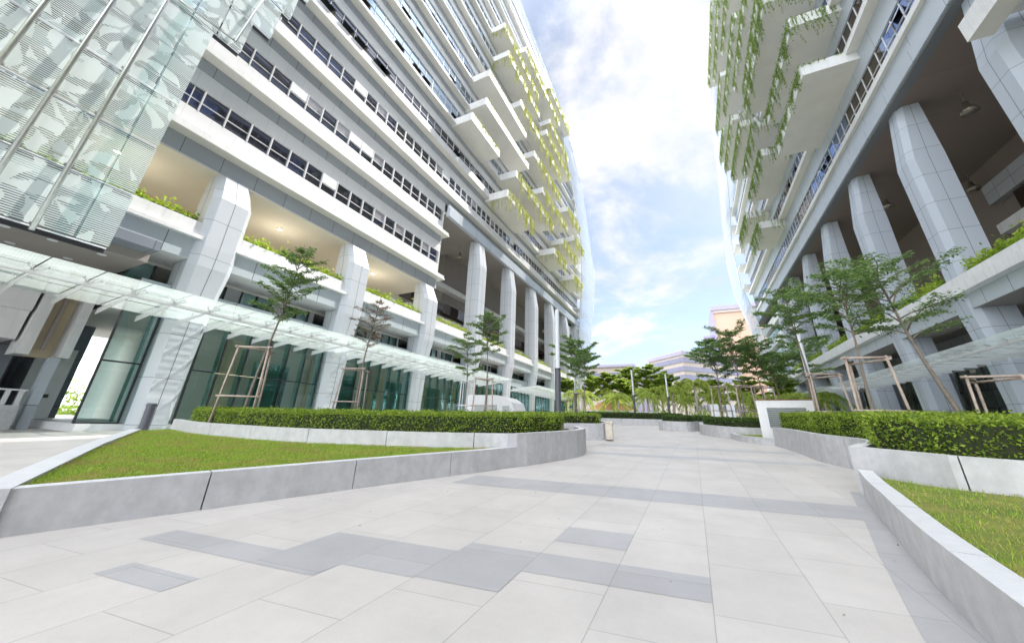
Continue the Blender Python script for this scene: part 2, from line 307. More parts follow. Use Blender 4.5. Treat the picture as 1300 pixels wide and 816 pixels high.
# ------------------------------------------------------------------ mesh helpers
class MB:
    def __init__(s): s.v = []; s.f = []; s.m = []; s.mats = []
    def mi(s, m):
        if m not in s.mats: s.mats.append(m)
        return s.mats.index(m)
    def quad(s, a, b, c, d, m):
        i = len(s.v); s.v += [a, b, c, d]; s.f.append((i, i + 1, i + 2, i + 3)); s.m.append(s.mi(m)); return s
    def poly(s, pts, m):
        i = len(s.v); s.v += list(pts); s.f.append(tuple(range(i, i + len(pts)))); s.m.append(s.mi(m)); return s
    def box(s, x0, x1, y0, y1, z0, z1, m, mb=None, mt=None):
        if x0 > x1: x0, x1 = x1, x0
        if y0 > y1: y0, y1 = y1, y0
        i = len(s.v)
        s.v += [(x0, y0, z0), (x1, y0, z0), (x1, y1, z0), (x0, y1, z0), (x0, y0, z1), (x1, y0, z1), (x1, y1, z1), (x0, y1, z1)]
        k = s.mi(m); kb = s.mi(mb) if mb else k; kt = s.mi(mt) if mt else k
        for f, q in (((3, 2, 1, 0), kb), ((4, 5, 6, 7), kt), ((0, 1, 5, 4), k), ((1, 2, 6, 5), k), ((2, 3, 7, 6), k), ((3, 0, 4, 7), k)):
            s.f.append(tuple(i + j for j in f)); s.m.append(q)
        return s
    def rings(s, rings, m, cap=True):
        """list of closed rings of equal length -> skinned solid"""
        i = len(s.v); n = len(rings[0]); k = s.mi(m)
        for r in rings: s.v += list(r)
        for a in range(len(rings) - 1):
            for j in range(n):
                j2 = (j + 1) % n
                s.f.append((i + a * n + j, i + a * n + j2, i + (a + 1) * n + j2, i + (a + 1) * n + j)); s.m.append(k)
        if cap:
            s.f.append(tuple(i + j for j in reversed(range(n)))); s.m.append(k)
            s.f.append(tuple(i + (len(rings) - 1) * n + j for j in range(n))); s.m.append(k)
        return s
    def tube(s, path, rad, m, n=8):
        path = [Vector(p) for p in path]
        if not isinstance(rad, (list, tuple)): rad = [rad] * len(path)
        rr = []
        for i, p in enumerate(path):
            d = (path[min(i + 1, len(path) - 1)] - path[max(i - 1, 0)]).normalized()
            u = d.cross(Vector((0, 0, 1)))
            if u.length < 1e-3: u = d.cross(Vector((0, 1, 0)))
            u.normalize(); w = d.cross(u).normalized()
            rr.append([tuple(p + (u * math.cos(2 * math.pi * k / n) + w * math.sin(2 * math.pi * k / n)) * rad[i]) for k in range(n)])
        return s.rings(rr, m)
    def lathe(s, cx, cy, prof, m, n=16):
        return s.rings([[(cx + r * math.cos(2 * math.pi * k / n), cy + r * math.sin(2 * math.pi * k / n), z) for k in range(n)] for r, z in prof], m)
    def build(s, name, parent=None, loc=None, smooth=False, bevel=0):
        me = bpy.data.meshes.new(name)
        me.from_pydata([tuple(v) for v in s.v], [], s.f)
        for mm in s.mats: me.materials.append(M[mm])
        me.polygons.foreach_set('material_index', s.m)
        if smooth: me.polygons.foreach_set('use_smooth', [True] * len(s.f))
        me.update()
        o = bpy.data.objects.new(name, me); C.objects.link(o)
        if parent is not None: o.parent = parent
        if loc: o.location = loc
        if bevel:
            b = o.modifiers.new('bevel', 'BEVEL'); b.width = bevel; b.segments = 2; b.limit_method = 'ANGLE'
        return o
def tag(o, label=None, cat=None, group=None, kind=None):
    if label: o['label'] = label
    if cat: o['category'] = cat
    if group: o['group'] = group
    if kind: o['kind'] = kind
    return o
def thing(name, label, cat, loc=(0, 0, 0), group=None, rz=0):
    o = bpy.data.objects.new(name, None); C.objects.link(o); o.location = loc; o.rotation_euler = (0, 0, rz)
    o.empty_display_size = .3
    return tag(o, label, cat, group)
def gz(y):
    return -1.05 + .0335 * max(-12., min(46., y))
def leaf_mesh(name, pos, size, mat, parent=None, flat=.0, aspect=.5, dirs=None, up=None):
    """many small leaf blades (kite shapes) in one mesh: pos (n,3), size (n,) or scalar"""
    pos = np.asarray(pos, float); n = len(pos)
    size = np.broadcast_to(np.asarray(size, float), (n,)) * RNG.uniform(.7, 1.25, n)
    if dirs is None: dirs = RNG.normal(size=(n, 3)); dirs[:, 2] *= (1 - flat)
    dirs = dirs / np.linalg.norm(dirs, axis=1, keepdims=True)
    if up is None:
        up = RNG.normal(size=(n, 3)) * (1 - flat) + np.array([0, 0, 1.2]) * (flat + .25)
    side = np.cross(dirs, up); side /= np.linalg.norm(side, axis=1, keepdims=True) + 1e-9
    nrm = np.cross(side, dirs)
    L = size[:, None]
    a = pos - dirs * L * .5; c = pos + dirs * L * .5 - nrm * L * .12
    mid = pos + nrm * L * .06 - dirs * L * .05
    b = mid + side * L * aspect * .5; d = mid - side * L * aspect * .5
    V = np.stack([a, b, c, d], 1).reshape(-1, 3).astype(np.float32)
    me = bpy.data.meshes.new(name)
    me.vertices.add(4 * n); me.vertices.foreach_set('co', V.ravel())
    me.loops.add(4 * n); me.loops.foreach_set('vertex_index', np.arange(4 * n, dtype=np.int32))
    me.polygons.add(n); me.polygons.foreach_set('loop_start', np.arange(0, 4 * n, 4, dtype=np.int32))
    me.update(calc_edges=True)
    me.materials.append(M[mat])
    o = bpy.data.objects.new(name, me); C.objects.link(o)
    if parent is not None: o.parent = parent
    return o

# ------------------------------------------------------------------ ground
def ground_sheet(name, xs, ys, dz, mat, kind='structure'):
    b = MB()
    for i in range(len(xs) - 1):
        for j in range(len(ys) - 1):
            b.quad((xs[i], ys[j], gz(ys[j]) + dz), (xs[i + 1], ys[j], gz(ys[j]) + dz), (xs[i + 1], ys[j + 1], gz(ys[j + 1]) + dz), (xs[i], ys[j + 1], gz(ys[j + 1]) + dz), mat)
    o = b.build(name); return tag(o, kind=kind)
ground_sheet('ground', [-3000, -300, 300, 3000], [-3000, -12, 46, 3000], -.03, 'far')
ground_sheet('plaza_paving', [-36, 30], [-12, 46, 60], 0., 'paver')
def ground_poly(name, pts, dz, mat):
    b = MB(); b.poly([(x, y, gz(y) + dz) for x, y in pts], mat); return tag(b.build(name), kind='structure')
def sl(x0, x1, ya, yb):      # a strip that keeps to the paving grid, which runs slightly askew
    s = .12
    return [(x0, ya), (x1, ya + s * (x1 - x0)), (x1, yb + s * (x1 - x0)), (x0, yb)]
for q in ((-3.4, 1.86, 5.02, 5.78), (-4.22, -2.967, 1.78, 2.04), (-2.965, -2.381, 1.93, 2.68), (-2.38, -1.796, 2.22, 2.75), (-1.795, -1.211, 2.31, 3.03), (-1.21, -.04, 2.72, 3.10), (-1.21, -.625, 3.40, 3.84), (-3.64, -2.965, 1.36, 1.56)):
    ground_poly('paving_and_shadow_band', sl(*q), .0015, 'pavergrey')
for q in ((-2.6, 2.5, 10.0, 10.6), (-3.0, 2.5, 12.5, 13.3)):
    ground_poly('paving_and_shadow_band', sl(*q), .0015, 'paverlite_shadow')  # faint cast shadows across the plaza, painted as slightly greyer strips
ground_poly('paving_border', [(1.92, 7.5), (1.56, 5.9), (1.20, 4.4), (.90, 3.0), (.60, 1.2), (.98, 1.2), (1.24, 3.0), (1.44, 4.3), (1.76, 6.0), (2.06, 7.5)], .003, 'pavergrey')
ground_poly('paving_border', [(.6, 1.19), (.1, -2), (.6, -2), (.98, 1.19)], .003, 'pavergrey')

# ------------------------------------------------------------------ planters
def offset_poly(line, w):
    """shift an open polyline sideways by w (to the left of travel)"""
    out = []
    for i, p in enumerate(line):
        a = Vector(line[max(i - 1, 0)]); b = Vector(line[min(i + 1, len(line) - 1)])
        d = (b - a).normalized(); n = Vector((-d.y, d.x)); out.append((p[0] + n.x * w, p[1] + n.y * w))
    return out
def smooth_line(pts, n=6):
    """catmull-rom through the points"""
    P = [Vector(p) for p in pts]; P = [P[0] * 2 - P[1]] + P + [P[-1] * 2 - P[-2]]; out = []
    for i in range(1, len(P) - 2):
        for k in range(n):
            t = k / n
            out.append(tuple(.5 * ((2 * P[i]) + (-P[i - 1] + P[i + 1]) * t + (2 * P[i - 1] - 5 * P[i] + 4 * P[i + 1] - P[i + 2]) * t * t + (-P[i - 1] + 3 * P[i] - 3 * P[i + 1] + P[i + 2]) * t ** 3)))
    out.append(tuple(P[-2])); return out
def wall_segments(parent, line, w, h, seg=1.6, gap=.014, z0=-.25, top='granite_top'):
    """low granite wall along a polyline, cut into blocks with open joints; each block one part"""
    P = [Vector(p) for p in line]; cum = [0]
    for i in range(1, len(P)): cum.append(cum[-1] + (P[i] - P[i - 1]).length)
    def at(s):
        s = max(0, min(cum[-1], s))
        for i in range(1, len(P)):
            if s <= cum[i] + 1e-9:
                t = (s - cum[i - 1]) / max(1e-9, cum[i] - cum[i - 1]); return P[i - 1].lerp(P[i], t)
        return P[-1]
    n = max(1, round(cum[-1] / seg)); L = cum[-1] / n
    hh = h if callable(h) else (lambda x, y: h)
    for k in range(n):
        a, b = k * L + gap / 2, (k + 1) * L - gap / 2
        ss = [a] + [c for c in cum if a < c < b] + [b]
        pts = [tuple(at(s)) for s in ss]; inn = offset_poly(pts, w)
        m = MB()
        def row(i):
            (x, y), (u, v) = pts[i], inn[i]
            g = gz(y); t = g + hh(x, y)
            return [(x, y, g + z0), (x, y, t), (u, v, t), (u, v, g + z0)]
        rr = [row(i) for i in range(len(pts))]
        for i in range(len(rr) - 1):
            A, B = rr[i], rr[i + 1]
            m.quad(A[0], B[0], B[1], A[1], 'granite'); m.quad(A[1], B[1], B[2], A[2], top); m.quad(A[2], B[2], B[3], A[3], 'granite')
        m.quad(*rr[0], 'granite'); m.quad(*reversed(rr[-1]), 'granite')
        m.build('wall_block', parent)
def soil_bed(parent, poly, up, mat='soil', name='soil'):
    b = MB(); b.poly([(x, y, gz(y) + up) for x, y in poly], mat); return b.build(name, parent)
from mathutils.geometry import tessellate_polygon
def inside(poly, x, y):
    c = False; n = len(poly)
    for i in range(n):
        x1, y1 = poly[i]; x2, y2 = poly[(i + 1) % n]
        if (y1 > y) != (y2 > y) and x < (x2 - x1) * (y - y1) / (y2 - y1) + x1: c = not c
    return c
def hedge(name, poly, up0, up1, label, cat, n, size, mat='hedge', group=None, topfn=None):
    """clipped hedge filling a plan polygon: dark twiggy core and a shell of leaves"""
    t = thing(name, label, cat, (0, 0, 0), group)
    tf = topfn or (lambda x, y: up1)
    cx = sum(p[0] for p in poly) / len(poly); cy = sum(p[1] for p in poly) / len(poly)
    sh = []
    L = len(poly)
    area = 0
    for i in range(L):
        a = Vector(poly[i]); b = Vector(poly[(i + 1) % L]); area += a.x * b.y - b.x * a.y
    sgn = 1 if area > 0 else -1
    ins = []
    for i in range(L):
        a = Vector(poly[i - 1]); p = Vector(poly[i]); b = Vector(poly[(i + 1) % L])
        d1 = (p - a).normalized(); d2 = (b - p).normalized(); nn = Vector((-(d1.y + d2.y), d1.x + d2.x)) * sgn
        if nn.length < 1e-6: nn = Vector((-d1.y, d1.x)) * sgn
        nn.normalize(); ins.append((p.x + nn.x * .06, p.y + nn.y * .06))
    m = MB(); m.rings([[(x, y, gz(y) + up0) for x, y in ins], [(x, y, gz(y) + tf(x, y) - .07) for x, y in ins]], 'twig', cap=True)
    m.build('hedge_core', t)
    # shell points
    xs = [p[0] for p in poly]; ys = [p[1] for p in poly]; pts = []
    per = [(Vector(poly[i]), Vector(poly[(i + 1) % L])) for i in range(L)]
    lens = [(b - a).length for a, b in per]; P = sum(lens); H = up1 - up0; A = abs(area) / 2
    nside = int(n * P * H / (P * H + A)); ntop = n - nside
    cum = np.cumsum(lens)
    r = RNG.uniform(0, P, nside); idx = np.searchsorted(cum, r)
    for q, i in zip(r, idx):
        i = min(i, L - 1)
        a, b = per[i]; tt = 1 - (cum[i] - q) / lens[i]; p = a.lerp(b, float(tt))
        d = (b - a).normalized(); nn = Vector((d.y, -d.x)) * sgn
        zz = up0 + (tf(p.x, p.y) - up0) * random.random()
        bulge = .03 * math.sin(p.x * 7 + p.y * 5) + .02 * math.sin(p.x * 17 - zz * 19)
        off = random.uniform(-.10, .035) + bulge
        pts.append((p.x + nn.x * off, p.y + nn.y * off, gz(p.y) + zz))
    k = 0
    while k < ntop:
        x = random.uniform(min(xs), max(xs)); y = random.uniform(min(ys), max(ys))
        if inside(poly, x, y):
            pts.append((x, y, gz(y) + tf(x, y) + random.uniform(-.09, .02) + .025 * math.sin(x * 6 + 2 * math.sin(y * 5)) + (random.random() < .06) * random.uniform(0, .06))); k += 1
    leaf_mesh('hedge_leaves', pts, size, mat, t, flat=.15, aspect=.55)
    return t
def lawn(name, poly, up, label, nbl, dome=0.):
    """lawn: thatch sheet under thousands of blades, one uncountable thing"""
    cx = sum(p[0] for p in poly) / len(poly); cy = sum(p[1] for p in poly) / len(poly)
    xs = [p[0] for p in poly]; ys = [p[1] for p in poly]
    def edge(x, y):
        return min(((Vector(poly[i]) - Vector((x, y))).length if (Vector(poly[(i + 1) % len(poly)]) - Vector(poly[i])).length < 1e-6 else
                    _segd(poly[i], poly[(i + 1) % len(poly)], x, y)) for i in range(len(poly)))
    m = MB(); m.poly([(x, y, gz(y) + up - .02) for x, y in poly], 'lawn')
    base = m.build(name); tag(base, label, 'lawn', kind='stuff')
    pts = []
    while len(pts) < nbl:
        x = random.uniform(min(xs), max(xs)); y = random.uniform(min(ys), max(ys))
        if random.random() > min(1, 3.2 / (max(.1, x * x + y * y) ** .5)): continue
        if inside(poly, x, y): pts.append((x, y, gz(y) + up + .0))
    pts = np.array(pts)
    d = RNG.normal(size=(nbl, 3)) * .42 + np.array([.05, 0, 1.]); 
    g = leaf_mesh('grass_blades', pts, .042, 'grassblade', base, dirs=d, up=RNG.normal(size=(nbl, 3)), aspect=.14)
    g['kind'] = 'stuff'
    return base
def _segd(a, b, x, y):
    a = Vector(a); b = Vector(b); p = Vector((x, y)); t = max(0, min(1, (p - a).dot(b - a) / (b - a).length_squared)); return (a + (b - a) * t - p).length

# left front planter: low wall round a lawn, taller curved wall behind it with a clipped hedge
out_low = smooth_line([(-5.55, -.6), (-5.24, 1.0), (-5.03, 1.72), (-4.5, 3.29), (-4.0, 4.76), (-3.5, 6.08), (-3.22, 6.95)], 3)
tall = smooth_line([(-14.3, 5.9), (-12.0, 5.36), (-9.8, 5.22), (-7.75, 5.27), (-5.98, 5.72), (-4.6, 6.15), (-3.75, 6.6), (-3.22, 6.95), (-2.95, 7.8), (-2.66, 9.0), (-2.61, 9.54)], 3)
pl = thing('seat_wall', 'low grey granite wall curving round the left lawn', 'planter wall')
wall_segments(pl, out_low, .17, .355, 1.45)
wall_segments(pl, [(-13.9, 4.85), (-9.6, 2.85), (-5.24, 1.0)], .22, .37, 2.4)
pt = thing('planter_wall', 'tall curved granite wall holding the long hedge behind the left lawn', 'planter wall')
wall_segments(pt, tall, .17, .60, 1.75)
wall_segments(pt, [(-2.61, 9.55), (-2.75, 10.4), (-3.3, 11.6), (-4.6, 12.2)], .17, .60, 1.5)
lawnL = [(-5.45, .95), (-5.2, 1.75), (-4.68, 3.33), (-4.18, 4.8), (-3.68, 6.1), (-3.35, 6.95), (-3.75, 6.6), (-4.6, 6.15), (-5.98, 5.72), (-7.75, 5.27), (-9.8, 5.22), (-12., 5.36), (-14.1, 5.8), (-13.85, 5.0), (-9.5, 3.1)]
lawn('lawn', lawnL, .335, 'sunlit patchy lawn inside the low wall on the left', 52000)
hedgeL = smooth_line([(-13.2, 5.85), (-12.0, 5.60), (-9.8, 5.46), (-7.75, 5.50), (-6.05, 5.95), (-4.75, 6.36), (-3.9, 6.8), (-3.45, 7.1), (-3.18, 7.9), (-2.95, 8.9), (-3.1, 9.45)], 2)
hpoly = hedgeL + [(-4.4, 9.6), (-6.2, 7.6), (-9., 6.7), (-12.8, 6.9)]
soil_bed(pt, [(-14.0, 6.1), (-12, 5.5), (-7.75, 5.42), (-4.7, 6.3), (-3.35, 7.1), (-2.85, 9.5), (-3.6, 11.5), (-4.6, 12.1), (-16, 12.)], .52)
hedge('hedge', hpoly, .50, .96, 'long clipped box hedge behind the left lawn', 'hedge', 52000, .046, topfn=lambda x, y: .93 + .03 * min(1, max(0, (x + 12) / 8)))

# second planter on the left with its own hedge, and the bin at its corner
p2 = thing('planter_wall', 'granite planter wall behind the corner of the tall left one, beside the steel bin', 'planter wall')
wall_segments(p2, smooth_line([(-6.5, 13.4), (-4.6, 14.0), (-3.4, 14.75), (-3.2, 15.4), (-3.6, 17.5), (-5.0, 20.)], 3), .17, .6, 2.0)
soil_bed(p2, [(-6.5, 13.6), (-4.6, 14.2), (-3.45, 14.95), (-3.4, 15.5), (-3.8, 17.5), (-5.2, 19.8), (-9, 19)], .52)
hedge('hedge', [(-6.6, 13.65), (-4.7, 14.25), (-3.65, 14.95), (-3.5, 15.6), (-3.9, 17.3), (-5.4, 19.), (-8, 17)], .5, .93, 'short dark hedge end beside the steel bin', 'hedge', 12000, .06)
bn = thing('litter_bin', 'square stainless steel litter bin at the planter corner', 'bin', (-2.98, 14.75, gz(14.9)), rz=.15)
MB().box(-.14, .14, -.14, .14, .03, .60, 'brushed').build('bin_body', bn, bevel=.01)
MB().box(-.155, .155, -.155, .155, .605, .68, 'brushed').build('bin_lid', bn, bevel=.01)
MB().box(-.12, .12, -.12, .12, 0., .028, 'frame').build('base', bn)

# far planters
def planter(name_label, line, w, h, bed, hup, n, leafsize, hlabel, mat='hedge2', hb=.4):
    t = thing('planter_wall', name_label, 'planter wall')
    wall_segments(t, line, w, h, 2.2)
    soil_bed(t, bed, h - .08)
    hedge('hedge', bed, hb, hup, hlabel, 'hedge', n, leafsize, mat=mat)
    return t
planter('straight granite wall closing the far end of the plaza on the left', [(-9., 33.), (-5.5, 32.6), (-2.2, 33.2), (-.6, 33.6)], .25, .5,
        [(-9.2, 33.4), (-5.5, 33.0), (-2.2, 33.6), (-.8, 34.), (-1.2, 36), (-9.4, 35.6)], .95, 9000, .11, 'far dark hedge along the end wall on the left')
planter('curved granite planter wall in the middle of the far plaza', smooth_line([(-2.0, 27.6), (-2.1, 25.9), (-1.3, 24.9), (-.45, 24.75), (.1, 25.6), (.3, 26.5), (1.2, 27.)], 3), .2, .55,
        [(-1.9, 27.4), (-1.85, 26.1), (-1.2, 25.2), (-.5, 25.1), (0, 25.9), (.3, 26.8), (1.2, 27.3), (.4, 29.5), (-1.6, 29.5)], .86, 6000, .09, 'low dark hedge in the middle planter with a lamp behind')
planter('curved granite planter wall under the group of trees right of centre', smooth_line([(.25, 25.), (.2, 22.8), (.45, 21.3), (1.1, 19.9), (1.9, 19.2), (2.6, 19.15)], 4), .2, .5,
        [(.5, 25), (.45, 22.8), (.7, 21.5), (1.3, 20.2), (2.0, 19.5), (3.6, 19.4), (4.6, 25.)], .82, 14000, .08, 'low spreading ground shrubs under the tree group right of centre', hb=.36)
t = thing('planter_wall', 'low granite kerb round the small lawn before the vent box', 'planter wall')
wall_segments(t, smooth_line([(1.35, 19.3), (1.5, 18.), (1.95, 16.9), (2.55, 16.2)], 3), .16, .24, 1.6)
lawn('small_lawn', [(1.55, 19.2), (1.7, 18.1), (2.1, 17.1), (2.6, 16.5), (4.2, 16.6), (4.2, 19.0), (2.6, 19.1)], .22, 'small shaded lawn in front of the white vent box', 5000)

# right planter: stepped tall walls, long loose hedge, low wall round a lawn
p3 = thing('planter_wall', 'long curved granite wall under the far half of the right hedge', 'planter wall')
wall_segments(p3, list(reversed(smooth_line([(2.45, 16.2), (2.58, 14.8), (2.60, 13.2), (2.58, 11.9), (2.70, 11.0), (2.86, 10.4), (2.86, 9.5), (2.62, 8.7)], 3))), -.17, .62, 1.9)
p4 = thing('planter_wall', 'granite wall block behind the right lawn with a dark open joint', 'planter wall')
w4 = [(2.62, 8.6), (2.25, 7.9), (1.98, 7.28), (2.22, 6.95), (2.45, 6.62), (2.62, 6.36), (3.05, 6.12), (3.9, 5.8), (5.6, 5.2), (9, 4.2)]
wall_segments(p4, w4, .17, .63, 1.35)
hr = [(2.72, 16.2), (2.85, 14.8), (2.86, 12.), (3.05, 10.6), (3.08, 9.4), (2.60, 8.3), (2.35, 7.5), (2.62, 6.95), (3.2, 6.52), (4.0, 6.15), (5.7, 5.5), (9., 4.5), (10.2, 5.6), (6.6, 7.4), (4.9, 9.5), (4.5, 16.2)]
soil_bed(p4, [(2.6, 16.2), (2.75, 12), (2.9, 10), (2.75, 8.6), (2.1, 7.3), (2.7, 6.55), (4, 6.), (9, 4.4), (14, 6), (12, 18), (4.5, 18)], .52)
def topR(x, y): return 1.0 + .09 * min(1, max(0, (y - 5.5) / 3.)) 
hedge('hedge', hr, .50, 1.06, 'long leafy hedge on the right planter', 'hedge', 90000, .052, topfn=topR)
pr = thing('seat_wall', 'low pale granite wall round the near right lawn', 'planter wall')
lowR = smooth_line([(.45, -2.), (.9, 1.2), (1.10, 2.6), (1.25, 3.59), (1.42, 4.49), (1.56, 5.17), (1.73, 6.05), (1.97, 7.1)], 3)
wall_segments(pr, list(reversed(lowR)), .15, .345, 1.35)
lawn('lawn', [(.62, -2.), (1.06, 1.2), (1.26, 2.6), (1.40, 3.59), (1.57, 4.49), (1.72, 5.17), (1.90, 6.05), (2.08, 6.95), (2.4, 6.45), (2.6, 6.3), (3.05, 6.08), (3.9, 5.75), (5.6, 5.15), (9, 4.15), (9, -2)], .30, 'patchy lawn behind the low wall at bottom right', 46000)

fl = []
for k in range(70):
    y = random.uniform(2.6, 16); x = random.choice([random.uniform(-3, 2.2), random.gauss(1.6 + (y - 6) * .06, .25), random.gauss(-3.4 + (y - 5) * .12, .3)]); fl.append((x, y, gz(y) + .008))
o = leaf_mesh('fallen_leaves', fl, .026, 'treepink', flat=.95, dirs=np.column_stack([RNG.normal(size=70), RNG.normal(size=70), RNG.normal(size=70) * .1]), up=np.tile([0, 0, 1.], (70, 1)) + RNG.normal(size=(70, 3)) * .15)
tag(o, 'small dry leaves scattered over the paving', 'fallen leaves', kind='stuff')
# ------------------------------------------------------------------ vent box (right) and kiosk (left)
vb = thing('vent_box', 'white framed ventilation box with grey horizontal slats left of the right hedge', 'vent box', (2.22, 17.0, 0), rz=-.19)
b = MB(); x0, x1, y0, y1, zb, zt = 0., 1.78, 0., .7, -.9, 1.06
ix0, ix1, iz0, iz1 = x0 + .30, x1 - .30, .08, .80
b.box(x0, x1, y0 + .12, y1, zb, zt, 'whitepaint'); b.box(x0, ix0, y0, y0 + .118, zb, zt, 'whitepaint'); b.box(ix1, x1, y0, y0 + .118, zb, zt, 'whitepaint')
b.box(ix0, ix1, y0, y0 + .118, iz1, zt, 'whitepaint'); b.box(ix0, ix1, y0, y0 + .118, zb, iz0, 'whitepaint'); b.build('housing', vb)
b = MB()
for k in range(10):
    z = iz0 + .02 + k * .07; b.poly([(ix0, y0 + .02, z), (ix1, y0 + .02, z), (ix1, y0 + .1, z + .055), (ix0, y0 + .1, z + .055)], 'ventslat')
    b.box(ix0, ix1, y0 + .012, y0 + .02, z, z + .012, 'ventslat')
b.build('vent_grille', vb); MB().box(x0 - .02, x1 + .02, y0 - .02, y1, zt + .002, zt + .035, 'rust').build('top_trim', vb)
kb = thing('kiosk', 'low white rounded ventilation kiosk with dark openings behind the left hedge', 'kiosk')
b = MB(); prof = [(-13.2, 1.55), (-11.2, 1.55), (-10.5, 1.40), (-10.0, 1.1), (-9.8, .6)]
top = [(x, z) for x, z in prof]
ring = lambda y: [(-13.2, y, -1.2)] + [(x, y, z) for x, z in prof] + [(-9.8, y, -1.2)]
b.rings([ring(20.6), ring(22.4)], 'whitepaint'); b.build('housing', kb)
MB().box(-12.6, -11.0, 20.55, 20.58, .1, .95, 'ventslat').build('opening', kb)
MB().box(-10.6, -10.15, 20.55, 20.58, .1, .9, 'ventslat').build('opening', kb)

# ------------------------------------------------------------------ lamps
def lamp(x, y, h, label, z=None):
    z0 = gz(y) if z is None else z
    t = thing('street_lamp', label, 'lamp post', (x, y, z0), 'round lamp posts in the plaza')
    MB().lathe(0, 0, [(.11, 0), (.11, h * .52)], 'lampgrey', 18).build('pole', t)
    MB().lathe(0, 0, [(.085, h * .52 + .003), (.085, h * .985), (.05, h)], 'lampwhite', 18).build('lamp_head', t)
    MB().lathe(0, 0, [(.118, h * .52 - .05), (.118, h * .52 - .003)], 'frame', 18).build('collar', t)
    return t
lamp(-4.55, 13.4, 5.0, 'grey and white lamp post, nearest on the left, standing in the hedge planter')
lamp(-9.9, 34.3, 5., 'second lamp post on the left, standing against the far storefront')
lamp(-5.1, 38., 5., 'lamp post furthest away, between the far trees left of centre')
lamp(-2.3, 44., 5.1, 'lamp post just right of the plaza end before the striped mauve block')
lamp(4.7, 19.7, 5.05, 'lamp post on the right in front of the right tower columns')
bo = thing('bollard_light', 'dark grey bollard standing by the first white pillar', 'bollard', (-15.9, 5.85, gz(5.8)))
MB().lathe(0, 0, [(.12, 0), (.12, .93)], 'lampgrey', 16).build('post', bo); MB().lathe(0, 0, [(.13, .933), (.13, 1.02), (.10, 1.05)], 'lampgrey', 16).build('cap', bo)

# ------------------------------------------------------------------ trees
def tree_at(x, y, h, cb, rad, label, nb=16, leaf=.075, dens=1.0, mat='tree', lean=(0, 0), seed=1, group=None, stakes=True, trunk_r=.045, z=None, stake_h=1.9, up=.5, spread=.55):
    rnd = random.Random(seed)
    z0 = (gz(y) + up) if z is None else z
    t = thing('tree', label, 'tree', (x, y, z0), group)
    m = MB(); top = Vector((lean[0], lean[1], h))
    pts = []; n = 9
    for i in range(n):
        s = i / (n - 1); pts.append(Vector((lean[0] * s + .05 * math.sin(s * 6 + seed), lean[1] * s + .05 * math.cos(s * 5 + seed), h * s * .97)))
    def tp(zz):
        s = max(0, min(1, zz / (h * .97))) * (n - 1); i = min(n - 2, int(s)); return pts[i].lerp(pts[i + 1], s - i)
    m.tube(pts, [trunk_r * (1 - .8 * (i / (n - 1))) for i in range(n)], 'bark', 7)
    P = []; D = []; U = []
    for k in range(nb):
        s = (k + rnd.random() * .6) / nb; zz = cb + (h - cb) * s * .97
        az = k * 2.4 + rnd.uniform(-.4, .4)
        prof = math.sin(math.pi * min(1, .18 + s * .86)) ** .7
        ln = rad * prof * rnd.uniform(.65, 1.15)
        st = tp(zz * .96); rise = rnd.uniform(.25, .85) * ln
        br = []
        for i in range(6):
            q = i / 5; br.append(st + Vector((math.cos(az + .15 * math.sin(q * 4)) * ln * q, math.sin(az + .15 * math.sin(q * 4)) * ln * q, rise * q ** .7 - .10 * ln * q * q)))
        m.tube(br, [max(.004, trunk_r * .38 * (1 - q * .17)) for q in range(6)], 'bark', 5)
        nt_ = max(5, int(ln * 16))
        for j in range(nt_):
            q = .22 + .78 * j / max(1, nt_ - 1); s5 = q * 5; i = min(4, int(s5)); base = br[i].lerp(br[i + 1], s5 - i)
            for sd in (-1, 1):
                a2 = az + sd * rnd.uniform(.5, 1.25); tl = rnd.uniform(.5, 1.) * spread * rad * .42 * (1.1 - .5 * q)
                dz = rnd.uniform(-.35, .5) * tl
                tip = base + Vector((math.cos(a2) * tl, math.sin(a2) * tl, dz))
                nl = max(3, int(tl / leaf * 2.0 * dens))
                for l in range(nl):
                    w = (l + rnd.random()) / nl; p = base.lerp(tip, w)
                    for s2 in (-1, 1):
                        a3 = a2 + s2 * rnd.uniform(.6, 1.3)
                        d = Vector((math.cos(a3), math.sin(a3), rnd.uniform(-.6, .35)))
                        pp = p + d * leaf * .5 + Vector((rnd.gauss(0, .015), rnd.gauss(0, .015), rnd.gauss(0, .02)))
                        P.append(tuple(pp)); D.append(tuple(d)); U.append((rnd.gauss(0, .55), rnd.gauss(0, .55), 1))
    m.build('trunk', t, smooth=True)
    leaf_mesh('crown', P, leaf, mat, t, dirs=np.array(D), up=np.array(U), aspect=.42)
    return t
def stakes(x, y, label, h=1.9, w=.75, z=None, rot=0., up=.5, mat='wood', n=3):
    z0 = (gz(y) + up) if z is None else z
    t = thing('tree_stakes', label, 'tree support', (x, y, z0), 'timber tree supports', rot)
    cs = [(-w / 2, -w / 2), (w / 2, -w / 2), (0, w / 2)] if n == 3 else [(-w / 2, -w / 2), (w / 2, -w / 2), (w / 2, w / 2), (-w / 2, w / 2)]
    for cx, cy in cs:
        MB().tube([(cx * 1.25, cy * 1.25, -.1), (cx, cy, h)], .028, mat, 8).build('stake', t, smooth=True)
    for i in range(len(cs)):
        a = Vector(cs[i]); b = Vector(cs[(i + 1) % len(cs)]); e = (b - a).normalized() * .09
        MB().tube([(a.x - e.x, a.y - e.y, h - .04 - .045 * (i % 2)), (b.x + e.x, b.y + e.y, h - .04 - .045 * (i % 2))], .028, mat, 8).build('top_rail', t, smooth=True)
    a, b = cs[0], cs[1]
    MB().tube([(a[0] * 1.18 - .08, a[1] * 1.18, h * .35), (b[0] * 1.18 + .08, b[1] * 1.18, h * .35)], .024, mat, 8).build('lower_rail', t, smooth=True)
    return t
TG = 'young trees in the plaza planters'
